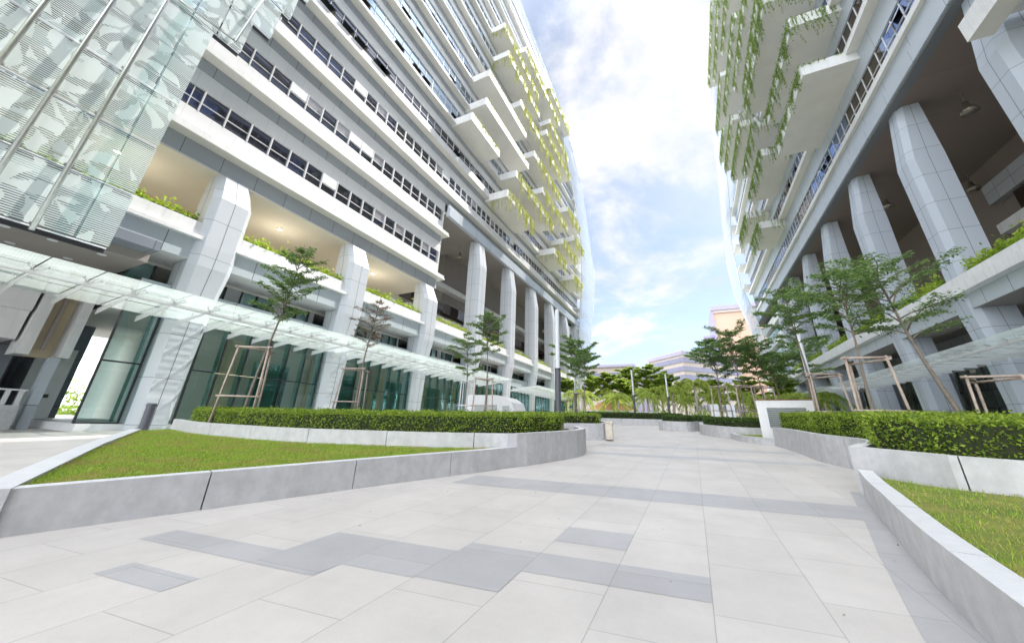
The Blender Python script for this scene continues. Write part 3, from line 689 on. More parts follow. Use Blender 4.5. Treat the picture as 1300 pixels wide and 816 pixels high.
Z1 = gz(6.1) + .5
tree_at(-11.4, 6.25, 5.95, 3.1, .95, 'young tree with a dense rounded top, first on the left', nb=34, leaf=.10, dens=1.1, seed=3, group=TG, lean=(.1, .35))
stakes(-11.35, 6.25, 'brown timber stakes round the first tree on the left', h=2.15, w=.85, rot=.5)
tree_at(-12.4, 10.9, 5.5, 3.1, .85, 'nearly bare young tree with pinkish twigs, second on the left', nb=30, leaf=.07, dens=.4, mat='treepink', seed=8, group=TG, trunk_r=.05, lean=(.1, .2))
stakes(-12.4, 10.9, 'brown timber stakes round the bare pinkish tree', h=2.05, w=.95, rot=.2)
tree_at(-10.9, 16.7, 4.9, 2.2, 1.15, 'young green tree in front of the white kiosk, left trunk', nb=22, leaf=.12, dens=.7, seed=5, group=TG)
stakes(-10.9, 16.7, 'thin pale stakes round the tree left of the white kiosk', h=2.0, w=.7, rot=.9, mat='whitepaint')
tree_at(-8.9, 15.4, 5.65, 3.3, .95, 'light green tree with a tall narrow top beside the white kiosk', nb=26, leaf=.11, dens=1.0, mat='tree', seed=12, group=TG)
stakes(-8.9, 15.4, 'reddish timber stakes in front of the white kiosk', h=1.95, w=.8, rot=.3)
tree_at(-6.8, 26., 5.2, 3.0, 1.3, 'tree crown showing behind the nearest left lamp post', nb=22, leaf=.14, dens=.8, seed=15, group=TG)
tree_at(-9.6, 33.5, 7.6, 3.4, 2.3, 'dark green tree beside the second left lamp post at the storefront end', nb=26, leaf=.2, dens=.9, seed=16, group=TG)
stakes(-9.4, 33.0, 'brown stakes under the tree by the second left lamp post', h=2.1, w=1.0)
# right side
tree_at(5.6, 12.3, 5.1, 2.5, 1.6, 'wide airy tree with flat leafy tiers, furthest right', nb=21, leaf=.09, dens=.42, mat='tree', seed=21, group=TG, trunk_r=.06, spread=.6, lean=(-.6, .35))
stakes(6.1, 12.2, 'pale timber stakes round the furthest right tree', h=1.45, w=.8, rot=-.1, mat='wood')
tree_at(3.75, 11.3, 4.35, 2.5, 1.25, 'dense dark tree over the right hedge beside the lamp post', nb=24, leaf=.10, dens=.52, seed=23, group=TG, trunk_r=.042)
stakes(3.7, 11.3, 'pale timber stakes round the dense dark tree on the right', h=1.85, w=.75, rot=.1)
tree_at(3.6, 15.3, 5.2, 3.0, 1.25, 'dark tree standing just left of the dense one, over the right lamp', nb=22, leaf=.12, dens=.6, seed=25, group=TG)
stakes(3.75, 14.9, 'brown timber stakes behind the lamp post on the right', h=1.8, w=.8, rot=.3)
tree_at(5.6, 24., 4.6, 2.6, 1.6, 'tree low behind the right lamp post at the canopy end', nb=18, leaf=.13, dens=.55, seed=27, group=TG)
for i, (x, y, h, r, lb) in enumerate([(1.35, 22.2, 4.55, 1.55, 'slender staked tree, first from the left of the group right of centre'), (2.25, 21.6, 5.0, 1.6, 'tallest tree in the middle of the group right of centre'),
                                      (3.3, 22.6, 4.4, 1.5, 'third tree of the group right of centre'), (4.2, 23.6, 4.0, 1.4, 'last tree of the group right of centre, above the vent box')]):
    tree_at(x, y, h, h * .5, r, lb, nb=26, leaf=.13, dens=.65, seed=30 + i, group=TG, trunk_r=.045)
    if i < 3: stakes(x, y, ['dark stakes round the first tree of the centre right group', 'dark stakes round the tallest centre right tree', 'dark stakes round the third centre right tree'][i], h=1.9, w=.7, rot=i * .4)

def palm(x, y, h, label, seed, crown=2.4):
    rnd = random.Random(seed); t = thing('palm_tree', label, 'palm', (x, y, gz(y)), 'palms beyond the plaza')
    MB().tube([(0, 0, 0), (.05, .05, h * .5), (0, .1, h)], [.2, .15, .12], 'peach2', 8).build('trunk', t, smooth=True)
    P = []; D = []
    for k in range(17):
        az = k * 2.4 + rnd.random(); el = rnd.uniform(-.1, 1.15); L = crown * rnd.uniform(.8, 1.1)
        for i in range(22):
            q = (i + 1) / 22; r = L * q * math.cos(el * (1 - .2 * q)); zz = L * (math.sin(el) * q - 1.05 * q * q * .8)
            p = Vector((math.cos(az) * r, math.sin(az) * r + .1, h + zz))
            for s in (-1, 1):
                a = az + s * 1.0; D.append((math.cos(a) * .7, math.sin(a) * .7, -.75)); P.append(tuple(p + Vector(D[-1]) * .25))
    leaf_mesh('crown', P, .62, 'palm', t, dirs=np.array(D), aspect=.16)
    return t
ordn = ['first', 'second', 'third', 'fourth', 'fifth', 'sixth', 'seventh', 'eighth', 'ninth', 'tenth', 'eleventh', 'twelfth', 'thirteenth', 'fourteenth', 'fifteenth', 'sixteenth', 'seventeenth', 'eighteenth', 'nineteenth', 'twentieth', 'twenty-first', 'twenty-second', 'twenty-third', 'twenty-fourth', 'twenty-fifth', 'twenty-sixth', 'twenty-seventh', 'twenty-eighth']
rp = random.Random(4)
palms = []
for i in range(20):
    palms.append((-14.5 + i * 1.5 + rp.uniform(-.5, .5), rp.uniform(49, 60), rp.uniform(2.6, 4.8)))
palms.sort(key=lambda p: p[0] / p[1])
for i, (x, y, h) in enumerate(palms):
    palm(x, y, h, f'{ordn[i]} yellow-green palm counted from the left beyond the plaza', 60 + i)
bt = [(-19.5, 62, 7.4), (-16, 66, 8.4), (-12.2, 60, 8.0), (-9.2, 66, 9.8), (-9.4, 59, 6.8), (-5.6, 64, 9.8), (-3.3, 60, 7.6), (-1., 68, 7.2), (3.2, 66, 7.2), (7.5, 64, 7.4), (11.5, 62, 7.4)]
bt.sort(key=lambda p: p[0] / p[1])
for i, (x, y, h) in enumerate(bt):
    tree_at(x, y, h, h * .42, h * .27, f'{ordn[i]} background shade tree from the left behind the far hedges', nb=36, leaf=.34, dens=.8, mat='treelt', seed=90 + i, group='trees beyond the plaza', stakes=False, trunk_r=.12, up=0)
b = []
for k in range(2500):
    x = random.uniform(-62, -46); y = random.uniform(8, 22); b.append((x, y, gz(y) + random.random() * (1.6 + math.sin(x) + math.sin(y * 1.3))))
o = leaf_mesh('shrubbery', b, .35, 'treelt'); tag(o, 'green bushes seen through the passage at the far left', 'shrubs', kind='stuff')
# low planting mass behind far hedges
b = []
for k in range(15000):
    x = random.uniform(-16, 14); y = random.uniform(42, 62); hgt = .7 + .5 * math.sin(x * 1.3) + .4 * math.sin(x * 3.1 + y)
    b.append((x, y, gz(y) + random.random() * max(.4, hgt) ))
o = leaf_mesh('shrubbery', b, .26, 'treelt'); tag(o, 'far mass of yellow-green shrubs behind the end hedge', 'shrubs', kind='stuff')

# ------------------------------------------------------------------ the towers
def pillar(parent, yc, prof, sx, mat, mseam='joint'):
    """chamfered clad column; prof = list of (z, face x, half width, depth); sx=+1 facade looks to +x"""
    m = MB(); rr = []
    ch = .27
    for z, xf, hw, dp in prof:
        f = xf; bck = xf - sx * dp
        ring = [(f, -hw + ch), (f, hw - ch), (f - sx * ch * 1.1, hw), (bck, hw), (bck, -hw), (f - sx * ch * 1.1, -hw)]
        if sx < 0: ring = ring[::-1]
        rr.append([(x, y, z) for x, y in ring])
    m.rings(rr, mat)
    # centre seams: on the court face and on the face turned to the camera side
    for i in range(len(prof) - 1):
        (z0, x0, h0, d0), (z1, x1, h1, d1) = prof[i], prof[i + 1]
        e = sx * .004; s = .014
        m.quad((x0 + e, -s, z0), (x0 + e, s, z0), (x1 + e, s, z1), (x1 + e, -s, z1), mseam)
        xa = x0 - sx * (d0 * .5 + .1); xb = x1 - sx * (d1 * .5 + .1)
        m.quad((xa - s, -h0 - .004, z0), (xa + s, -h0 - .004, z0), (xb + s, -h1 - .004, z1), (xb - s, -h1 - .004, z1), mseam)
    return m.build('pillar', parent, loc=(0, yc, 0))

# ---------------- left tower
LT = thing('office_tower', 'tall white office tower on the left with balconies and tall pillars', 'building')
YE = 75.0                                  # far end of the tower
P0 = 12.5; PITCH = 4.67; NF = 13
def zf(k): return P0 + PITCH * k
b = MB()
b.box(-46, -21.2, -30, 25., 11.86, 21.0, 'cream'); b.box(-46, -21.2, -30, YE, 21.02, zf(NF), 'white')
b.box(-46, -20.4, -30, YE, zf(NF) + .002, zf(NF) + 1.2, 'white'); b.build('core_walls', LT)
# lower block soffit + tall soffit
MB().box(-46, -20.62, -30, 24.9, 11.5, 11.84, 'cream').build('soffit', LT)
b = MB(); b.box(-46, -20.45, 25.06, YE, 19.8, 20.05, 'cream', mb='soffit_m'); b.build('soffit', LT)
b = MB(); b.box(-20.45, -20.05, 25.3, YE, 19.62, 20.6, 'bluegrey'); b.box(-20.44, -20.2, 25.3, YE, 20.62, 21.0, 'bluegrey'); b.build('fascia', LT)
for k in range(NF):
    z = zf(k); y0, y1 = -30, (25.0 if k < 2 else YE)
    b = MB()
    b.box(-21.2, -20.60, y0, y1, z - .73 if k else z - .9, z - .002, 'greyband')
    b.box(-21.2, -19.92, y0, y1 + (.45 if k < 2 else 0), z, z + .14, 'ledge', mb='cream'); b.box(-21.2, -19.98, y0, y1 + (.40 if k < 2 else 0), z + .142, z + .40, 'ledge')
    sill = 1.65 if k < 4 else 1.25; hd = 2.95 if k < 4 else 3.15
    b.box(-21.2, -20.60, y0, y1, z + .402, z + sill, 'white')
    b.box(-21.2, -20.60, y0, y1, z + hd, z + 3.92, 'white')
    if k < 2: b.box(-30, -20.6, y1, y1 + .12, z - .9, z + 3.9, 'white')
    b.build('floor_band', LT)
# windows: dark two-pane bays on the lower rows, one part each; rows above as ribbons
rw = random.Random(11); nwin = 0
def bay_window(y, k, z):
    global nwin
    sill, hd = 1.65, 2.95; zm = z + 2.22
    b = MB(); w = 1.155
    up = 'darkwin'; r = rw.random()
    open_top = r < .16
    if r < .10: up = 'blindwin'
    elif r < .14: up = 'ribbon'
    b.box(-21.1, -20.72, y + .03, y + w - .03, z + sill, zm - .02, 'darkwin')
    if 0.14 <= r < .25: b.box(-21.1, -20.60, y, y + w, zm + .02, z + hd, 'white')
    else: b.box(-21.1, -20.72, y + .03, y + w - .03, zm + .02, z + hd, up)
    o = b.build('window', LT)
    f = MB(); f.box(-21.0, -20.57, y - .03, y + .03, z + sill, z + hd, 'whiteframe'); f.box(-21.0, -20.66, y + .03, y + w - .03, zm - .02, zm + .02, 'whiteframe')
    f.build('frame', o); nwin += 1
for k, (ya, yb) in enumerate([(5.1, 25.), (5.1, 25.), (4.5, 42.)]):
    y = ya
    while y < yb - 1.1: bay_window(y, k, zf(k)); y += 1.155
for k in range(NF):
    z = zf(k); sill = 1.65 if k < 4 else 1.25; hd = 2.95 if k < 4 else 3.15
    segs = [(-30, 5.1 if k < 2 else 4.5)] if k < 3 else [(-30, YE)]
    if k == 2: segs.append((42.6, YE))
    mt = 'darkwin' if k < 4 else 'ribbon'
    for (a, c) in segs:
        b = MB(); f = MB()
        b.box(-21.1, -20.72, a, c, z + sill, z + hd, mt)
        y = a; 
        while y < c:
            f.box(-20.72, -20.66, y - .02, y + .02, z + sill, z + hd, 'whiteframe'); y += 1.155
        f.box(-20.72, -20.665, a, c, z + 2.2, z + 2.235, 'whiteframe')
        o = b.build('window_ribbon', LT); f.build('frame', o)
    if k >= 3:      # open top-hung sashes showing dark rooms
        for j in range(9):
            y = rw.uniform(6, 50); w = 1.1
            s = MB(); s.box(-20.735, -20.64, y, y + w, z + sill + .05, z + sill + .75, 'black')
            s.quad((-20.62, y, z + sill + .78), (-20.62, y + w, z + sill + .78), (-20.28, y + w, z + sill + .18), (-20.28, y, z + sill + .18), 'ribbon')
            s.build('open_sash', LT)
# projecting railing frames on k=2..4 near balconies
# ---------------- left podium
PZ0 = -1.6
b = MB()
b.box(-40, -20.55, 5.6, YE, PZ0, -.58, 'whitepaint'); b.build('plinth', LT)
b = MB(); b.box(-34, -26, 9.2, YE, -.58, 7.4, 'cream'); b.build('inner_wall', LT)
b = MB(); b.box(-34, -20.7, 5.7, YE, 4.25, 5.3, 'beam', mb='cream'); b.build('floor_slab', LT)
b = MB(); b.box(-34, -22.05, 5.7, YE, 6.35, 6.5, 'cream', mb='cream'); b.build('soffit', LT)
b = MB(); b.box(-22.4, -20.0, -2., YE, 6.52, 7.52, 'beam', mb='ledge'); b.build('beam', LT)
b = MB(); b.box(-22.0, -19.75, -12., YE, 7.524, 7.70, 'ledge'); b.box(-21.0, -19.95, -12., YE, 7.702, 8.38, 'ledge', mt='ledge'); b.box(-21.1, -20.6, -12, YE, 8.381, 8.39, 'soil'); b.build('parapet', LT)
b = MB(); b.box(-34, -21.02, -12, YE, 7.53, 7.7, 'cream'); b.build('terrace_floor', LT)
b = MB(); b.box(-33, -26.5, -12, 25, 7.72, 11.5, 'tan'); b.box(-33, -26., 33, YE, 7.72, 19.8, 'soffit_m'); b.build('terrace_wall', LT)
b = MB(); b.box(-26.5, -26.42, 2, 24, 9.2, 10.2, 'brownwin'); b.build('window_ribbon', LT)
b = MB()
y = 2.
while y < 24: b.box(-26.42, -26.38, y, y + .05, 9.2, 10.2, 'whiteframe'); y += 1.4
b.box(-26.42, -26.385, 2, 24, 9.68, 9.72, 'whiteframe'); b.build('window_frame', LT)
def downlight(y):
    t = thing('ceiling_light', 'lit round ceiling light on the left terrace, %s' % y[1], 'lamp', (-23.2, y[0], 11.48), 'lit ceiling lights over the left terrace')
    MB().lathe(0, 0, [(.16, 0), (.16, -.05)], 'lampwhite', 16).build('rim', t); MB().lathe(0, 0, [(.12, -.052), (.12, -.07)], 'glow', 16).build('lamp_glass', t)
    l = bpy.data.lights.new('terrace_light', 'POINT'); l.energy = 45; l.color = (1, .88, .66); l.shadow_soft_size = .15
    lo = bpy.data.objects.new('terrace_light', l); C.objects.link(lo); lo.parent = t; lo.location = (0, 0, -1.7)
m_, nt_, out_ = newmat('warm_glow'); e_ = N(nt_, 'ShaderNodeEmission', Strength=6.); e_.inputs[0].default_value = (1, .85, .6, 1); nt_.links.new(e_.outputs[0], out_.inputs[0]); M['glow'] = m_
for q in ((3.8, 'behind the glass screen'), (11.7, 'between the first and second pillars'), (19.8, 'between the second and third pillars')): downlight(q)
# stepped gallery walls seen between the tall columns
b = MB(); b.box(-26, -24.2, 25.3, YE, 7.72, 10.4, 'wallpanel'); b.box(-26, -24.0, 25.3, YE, 10.41, 10.7, 'ledge'); b.build('gallery_wall', LT)
b = MB(); b.box(-26, -25.2, 25.3, YE, 11.8, 13.0, 'brownwin'); b.box(-26, -24.9, 25.3, YE, 14.6, 15.2, 'ledge'); b.build('gallery_window', LT)
b = MB()
y = 25.4
while y < 60: b.box(-21.4, -21.36, y, y + .05, 8.4, 9.3, 'steel'); y += 1.3
b.box(-21.42, -21.36, 25.4, 60, 9.3, 9.35, 'steel'); b.box(-21.41, -21.37, 25.4, 60, 8.9, 8.93, 'steel'); b.build('terrace_railing', LT)
# lower pillars
low_prof = [(-1.6, -20.2, .66, 1.2), (4.6, -20.0, .80, 1.3), (6.3, -19.72, .90, 1.5), (7.3, -19.68, .90, 1.5)]
mid_prof = [(7.3, -19.68, .90, 1.5), (9.9, -19.70, .90, 1.5), (11.5, -20.4, .80, .9)]
tall_prof = [(7.3, -19.70, .98, 1.5), (16.6, -19.72, 1.0, 1.5), (19.8, -20.2, .85, 1.05)]
pys = [7.6, 15.8, 23.9, 32.1, 40.3, 48.4, 56.6, 64.7, 72.4]
for i, yc in enumerate(pys):
    pillar(LT, yc, low_prof + (mid_prof[1:] if i < 3 else tall_prof[1:]), 1, 'pillar')
# shopfronts: one part per bay (> frame)
def shopfront(y0, y1):
    o = MB().quad((-20.62, y0, -.57), (-20.62, y1, -.57), (-20.62, y1, 4.25), (-20.62, y0, 4.25), 'storeglass').build('shopfront', LT)
    f = MB(); n = max(1, round((y1 - y0) / 1.08)); w = (y1 - y0) / n
    for i in range(n + 1): f.box(-20.68, -20.56, y0 + i * w - .028, y0 + i * w + .028, -.57, 4.25, 'frame')
    for i in range(n): f.box(-20.64, -20.30, y0 + (i + .78) * w - .006, y0 + (i + .78) * w + .006, -.5, 4.2, 'teal')
    for zz in (-.55, 1.75, 4.2): f.box(-20.67, -20.57, y0, y1, zz - .03, zz + .03, 'frame')
    f.build('frame', o)
shopfront(5.55, 6.75)
for a, c in zip(pys[:-1], pys[1:]): shopfront(a + .9, c - .9)
b = MB(); b.quad((-20.62, 5.55, -.57), (-30, 8.7, -.57), (-30, 8.7, 4.25), (-20.62, 5.55, 4.25), 'storeglass'); b.build('corner_glass', LT)
b = MB(); b.tube([(-20.4, 9.35, -.5), (-20.4, 9.35, 1.72), (-20.4, 11.6, 1.72), (-20.4, 11.6, -.5)], .03, 'tan', 8); b.build('door_frame', LT)
# interior floor finish, columns and back wall of the shops
b = MB()
b.box(-26., -20.7, 5.8, YE, -.579, -.54, 'paverlite_shadow')
for yc in range(12, 72, 6): b.box(-25.9, -25.2, yc, yc + .9, -.54, 4.25, 'tan')
for yc in range(14, 72, 6): b.box(-25.98, -25.9, yc, yc + 2.4, .3, 3.2, 'teal')
b.build('shop_interior', LT)
# mezzanine windows with louvres
for i, (a, c) in enumerate(zip([5.6] + pys[:-1], [6.5] + pys[1:])):
    a2, c2 = (a + .0 if i == 0 else a + 1.0), (c if i == 0 else c - 1.0)
    b = MB(); y = a2; j = 0
    while y < c2 - .3:
        w = min(.82, c2 - y); mt = 'louver' if (j % 3 == 1 and i > 0) else 'darkwin'
        if j % 3 != 1 or i == 0: b.box(-22.6, -22.1, y, y + w - .06, 5.32, 6.34, 'teal' if False else 'ribbon' if j % 5 == 4 else 'tealsolid')
        else: b.box(-22.6, -22.08, y, y + w - .06, 5.32, 6.34, 'louver')
        b.box(-22.6, -22.0, y + w - .06, y + w, 5.32, 6.34, 'frame'); y += w; j += 1
    M.setdefault('tealsolid', reflective('mezzanine_glass', (.07, .16, .15), (.6, .8, .8), .22))
    b.build('mezzanine_window', LT)
# ---------------- passage and service block at the left edge
b = MB()
b.box(-34, -19.9, -14, 5.45, 5.75, 6.1, 'soffit_m', mb='soffit_m'); b.box(-34, -19.0, -14, 5.4, 6.102, 6.5, 'service'); b.build('passage_soffit', LT)
o = MB()
for (x, y) in ((-20.6, 1.9), (-20.6, 3.0), (-20.6, 4.3), (-22.6, 2.4), (-22.6, 3.9)): o.lathe(x, y, [(.14, 5.735), (.14, 5.748)], 'lampwhite', 14)
o.build('downlight', LT)
SB = thing('service_block', 'grey panelled service wing with a white boxed riser at the far left', 'building')
b = MB(); b.box(-31., -26.0, -14, 4.4, -1.6, 5.7, 'service'); b.build('panel_wall', SB)
b = MB(); b.box(-26., -24.0, .6, 3.9, 2.45, 5.2, 'whitepaint'); b.box(-26, -23.8, 3.0, 3.9, 3.6, 5.2, 'whitepaint'); b.build('white_box', SB)
b = MB(); b.box(-25.0, -23.7, 4.0, 4.35, 1.9, 5.7, 'whitepaint'); b.box(-25.0, -23.7, 5.15, 5.45, 1.9, 5.7, 'whitepaint'); b.box(-25, -24.7, 4.35, 5.15, 1.9, 5.7, 'tan'); b.build('riser_box', SB)
b = MB(); b.tube([(-24.4, 4.75, 2.2), (-24.4, 4.75, 5.4)], .07, 'peach2', 8); b.build('downpipe', SB)
b = MB(); b.box(-24.2, -23.8, 4.95, 5.25, -1.5, 1.88, 'bluegrey'); b.build('post', SB)
b = MB(); b.box(-31, -30.0, 4.42, 7.35, -1.6, 5.7, 'service'); b.box(-29., -27, 5.2, 6.4, -1.6, 2.6, 'whitepaint'); b.build('rear_wall', SB)
b = MB(); b.box(-26.98, -26.94, 5.55, 5.75, .2, .5, 'rust'); b.box(-26.98, -26.94, 5.95, 6.1, .35, .5, 'frame'); b.build('meter_box', SB)
rmp = thing('ramp_wall', 'grey concrete ramp wall with a row of white bars on top at far left', 'ramp wall')
MB().box(-23.9, -23.5, -8, 4.75, -1.6, -.02, 'granite').build('ramp_parapet', rmp)
b = MB()
for i in range(26):
    y = 4.6 - i * .33
    b.box(-23.8, -23.72, y, y + .13, -.015, .52, 'whiteframe')
b.box(-23.82, -23.70, -4, 4.8, .522, .58, 'whiteframe'); b.build('railing', rmp)
# ---------------- left balconies
def vines(name_label, x0, x1, y0, y1, ztop, drop, n, mat, group, edge_x=None, size=.13):
    t = thing('hanging_vines', name_label, 'climbing plant', (0, 0, 0), group)
    P = []; r = random.Random(int(abs(y0 * 31 + ztop * 17)))
    for s in range(n):
        if r.random() < .86: x = edge_x if edge_x is not None else x1; y = r.uniform(y0, y1)
        else: x = r.uniform(min(x0, x1), max(x0, x1)); y = y0 - .06
        clump = .12 + .88 * abs(math.sin(y * 1.3 + ztop)) ** 1.6 ; L = drop * clump * r.uniform(.3, 1.) 
        m_ = int(L / (size * .38)) + 2; xx, yy = x, y
        for i in range(m_):
            xx += r.gauss(0, .015); yy += r.gauss(0, .02)
            P.append((xx + r.gauss(0, .03), yy + r.gauss(0, .05), ztop - L * i / m_ + r.gauss(0, .02)))
    for s in range(n):
        x = r.uniform(min(x0, x1), max(x0, x1)); y = r.uniform(y0, y1)
        if r.random() < .6: x = edge_x if edge_x is not None else x1
        for i in range(4): P.append((x + r.gauss(0, .08), y + r.gauss(0, .12), ztop + .05 + abs(r.gauss(0, .12))))
    d = RNG.normal(size=(len(P), 3)) * .6 + np.array([0, 0, -1.]) 
    leaf_mesh('foliage', P, size, mat, t, dirs=d, aspect=.55)
    return t
def balcony(parent, xi, xo, y0, y1, zb, mb='cream'):
    s = 1 if xo > xi else -1
    b = MB(); b.box(xi, xo, y0, y1, zb, zb + .22, 'ledge', mb=mb)  # underside warmer, with bounced sunlight put into its colour
    b.box(xo, xo - s * .16, y0, y1, zb + .222, zb + 1.05, 'ledge'); b.box(xi, xo - s * .162, y0, y0 + .16, zb + .222, zb + 1.05, 'ledge'); b.box(xi, xo - s * .162, y1 - .16, y1, zb + .222, zb + 1.05, 'ledge')
    b.box(xo - s * .162, xo - s * .5, y0 + .162, y1 - .162, zb + .222, zb + .95, 'soil')
    b.box(xo - s * .06, xo - s * .1, y0, y1, zb + 1.052, zb + 1.09, 'steel')
    return b.build('balcony', parent)
LB = [(31.05, 24.6, 31.2, -17.9), (35.6, 26.9, 39.9, -17.7), (40.4, 27.0, 38.5, -17.6), (49.8, 31.6, 44.0, -17.6), (54.3, 30.4, 44.0, -17.8), (45.5, 36.8, 56.0, -17.8),
      (40.4, 42.5, 56.0, -17.9), (54.3, 50, 62, -17.9), (31.0, 35.3, 50.6, -17.5), (26.15, 32.8, 41.6, -17.4), (26.15, 50., 57., -17.3), (49.8, 48, 63, -17.8), (35.6, 46, 60, -17.8), (31., 56., 66., -17.7),
      (40.4, 60., 70., -17.8), (26.15, 62, 69, -17.6), (59., 38, 56, -17.8), (63.6, 50, 64, -17.8), (35.6, 64, 72, -17.7)]
LB.sort(key=lambda q: (q[0], q[1]))
for i, (z, y0, y1, xo) in enumerate(LB):
    balcony(LT, -20.6, xo, y0, y1, z)
    few = y0 < 28
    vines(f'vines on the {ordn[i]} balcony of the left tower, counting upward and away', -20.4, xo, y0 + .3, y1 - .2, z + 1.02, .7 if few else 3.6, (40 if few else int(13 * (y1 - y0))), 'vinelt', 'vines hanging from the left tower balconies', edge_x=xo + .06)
# small projecting loggia panels between windows (white upstands)
for (k, y0, y1) in ((2, 43, 52), (3, 26, 33), (3, 40, 47), (4, 30, 35)):
    MB().box(-20.6, -20.2, y0, y1, zf(k) + .41, zf(k) + 1.3, 'white').build('upstand', LT)
# terrace plants, one thing per bay between pillars
def shrub_row(label, x, y0, y1, z, n, size, group, mat='shrub', h=.55):
    t = thing('terrace_plants', label, 'shrubs', (0, 0, 0), group)
    P = []; r = random.Random(int(y0 * 7 + x))
    for i in range(n):
        y = r.uniform(y0, y1); hh = h * (.55 + .45 * math.sin(y * 2.3 + x) ** 2)
        P.append((x + r.gauss(0, .16), y, z + abs(r.gauss(0, .45)) * hh + r.random() * hh * .4))
    leaf_mesh('foliage', P, size, mat, t, flat=.2, aspect=.6)
    MB().box(x - .12, x + .12, y0 + .05, y1 - .05, z - .02, z + h * .3, 'twig').build('stems', t)
edges = [-1.] + pys
for i in range(8):
    shrub_row(['light green shrubs on the left terrace under the glass screen corner', 'light green shrubs on the left terrace between the first two pillars', 'light green shrubs on the left terrace between the second and third pillars',
               'yellowish shrubs on the left terrace between the third and fourth pillars', 'yellowish shrubs on the left terrace between the fourth and fifth pillars', 'yellowish shrubs on the left terrace between the fifth and sixth pillars',
               'yellowish shrubs on the left terrace between the sixth and seventh pillars', 'yellowish shrubs on the left terrace between the last pillars'][i],
              -20.35, edges[i] + 1.05, edges[i + 1] - 1.05, 8.36, 1500 if i < 4 else 700, .17, 'shrub rows on the left terrace', mat='shrub' if i < 3 else 'palm')
# pendant lamps under tall soffits
def pendant(x, y, ztop, label, L=1.0):
    t = thing('pendant_lamp', label, 'lamp', (x, y, ztop), 'bell lamps under the tower soffits')
    MB().tube([(0, 0, 0), (0, 0, -L)], .03, 'steel', 6).build('stem', t)
    MB().lathe(0, 0, [(.12, -L), (.13, -L - .32), (.20, -L - .36), (.36, -L - .62), (.42, -L - .78)], 'brushed', 18).build('lamp_shade', t, smooth=True)
pendant(-22.9, 31.7, 19.78, 'bell lamp under the left tower soffit, nearer one', .9)
pendant(-28.7, 38.2, 19.78, 'bell lamp under the left tower soffit, deeper one', .9)

# ---------------- right tower
RT = thing('office_tower', 'tall tower on the right with vine-hung balconies over a dark soffit', 'building')
RE = 78.; RS = -30.
def zr(k): return 23.05 + 5.1 * k
b = MB(); b.box(15.9, 44, RS, RE, 21.22, zr(10) + 1.6, 'white'); b.box(16.2, 44, RE + .02, 90, 21.22, zr(6) - .2, 'white'); b.build('core_walls', RT)
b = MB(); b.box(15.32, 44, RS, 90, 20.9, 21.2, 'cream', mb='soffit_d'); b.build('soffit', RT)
b = MB(); b.box(14.75, 15.3, RS, 90, 20.86, 20.998, 'joint'); b.box(14.62, 15.3, RS, 90, 21.0, 21.9, 'bluegrey'); b.box(14.85, 15.3, RS, 90, 21.902, 23.04, 'bluegrey'); b.build('fascia', RT)
for k in range(11):
    z = zr(k); b = MB(); RE = 90. if k < 6 else 78.
    b.box(14.6, 15.9, RS, RE, z, z + .45, 'ledge', mb='cream')
    b.box(15.3, 15.9, RS, RE, z + 3.15, z + 5.098, 'bluegrey')
    b.box(15.3, 15.9, RS, RE, z + .452, z + 1.0, 'white')
    b.build('floor_band', RT)
    g = MB()
    # alternating lengths of mirrored and brown dark glass
    y = RS; j = 0; rr = random.Random(k + 5)
    while y < RE:
        w = rr.choice([7, 11, 15, 9]); y2 = min(RE, y + w)
        g.box(15.42, 15.8, y, y2, z + 1.0, z + 3.15, 'brownwin' if (j + k) % 2 else 'ribbon_r'); y = y2; j += 1
    o = g.build('window_ribbon', RT); f = MB(); y = 12.
    while y < RE: f.box(15.36, 15.42, y - .022, y + .022, z + 1.0, z + 3.15, 'whiteframe'); y += 1.2
    f.box(15.365, 15.42, 10, RE, z + 2.0, z + 2.045, 'whiteframe'); f.build('frame', o)
    for q in range(4):     # open sashes catching light
        y = rr.uniform(14, 60); s = MB()
        s.quad((15.38, y, z + 2.9), (15.38, y + 1.15, z + 2.9), (14.95, y + 1.15, z + 2.1), (14.95, y, z + 2.1), 'ribbon_r')
        s.tube([(15.38, y, z + 2.9), (14.95, y, z + 2.1), (14.95, y + 1.15, z + 2.1), (15.38, y + 1.15, z + 2.9)], .03, 'whiteframe', 5); s.build('open_sash', RT)
RE = 90.
# podium
b = MB(); b.box(14.35, 15.4, RS, RE, 7.95, 8.42, 'ledge'); b.box(14.15, 15.4, RS, RE, 7.45, 7.948, 'ledge'); b.build('parapet', RT)
b = MB(); b.box(14.6, 16.4, RS, RE, 6.62, 7.448, 'beam', mb='soffit_m'); b.build('beam', RT)
b = MB(); b.box(15.42, 30, RS, RE, 7.46, 7.9, 'cream', mb='soffit_m'); b.build('terrace_floor', RT)
b = MB(); b.box(17.2, 30, RS, RE, 4.3, 5.2, 'wallpanel', mb='cream'); b.build('floor_slab', RT)
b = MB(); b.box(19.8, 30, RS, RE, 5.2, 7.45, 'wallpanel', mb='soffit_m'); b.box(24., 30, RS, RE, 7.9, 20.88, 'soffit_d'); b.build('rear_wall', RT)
b = MB(); b.box(19.8, 20.2, 24., RE, 7.92, 9.9, 'wallpanel'); b.box(19.6, 20.25, 24, RE, 9.902, 10.3, 'ledge'); b.build('terrace_wall', RT)
b = MB(); b.box(23.6, 24, 14, 36, 15.6, 17.2, 'brownwin'); b.box(23.4, 24, 10, 38, 17.3, 18.9, 'wallpanel'); b.box(23.2, 24, 10, 38, 14.7, 15.5, 'ledge'); b.build('gallery_window', RT)
b = MB(); b.box(23.5, 24, 14, 75, 10.5, 12.0, 'brownwin'); b.box(22.8, 24, 14, 75, 12.1, 12.9, 'ledge'); b.build('gallery_wall', RT)
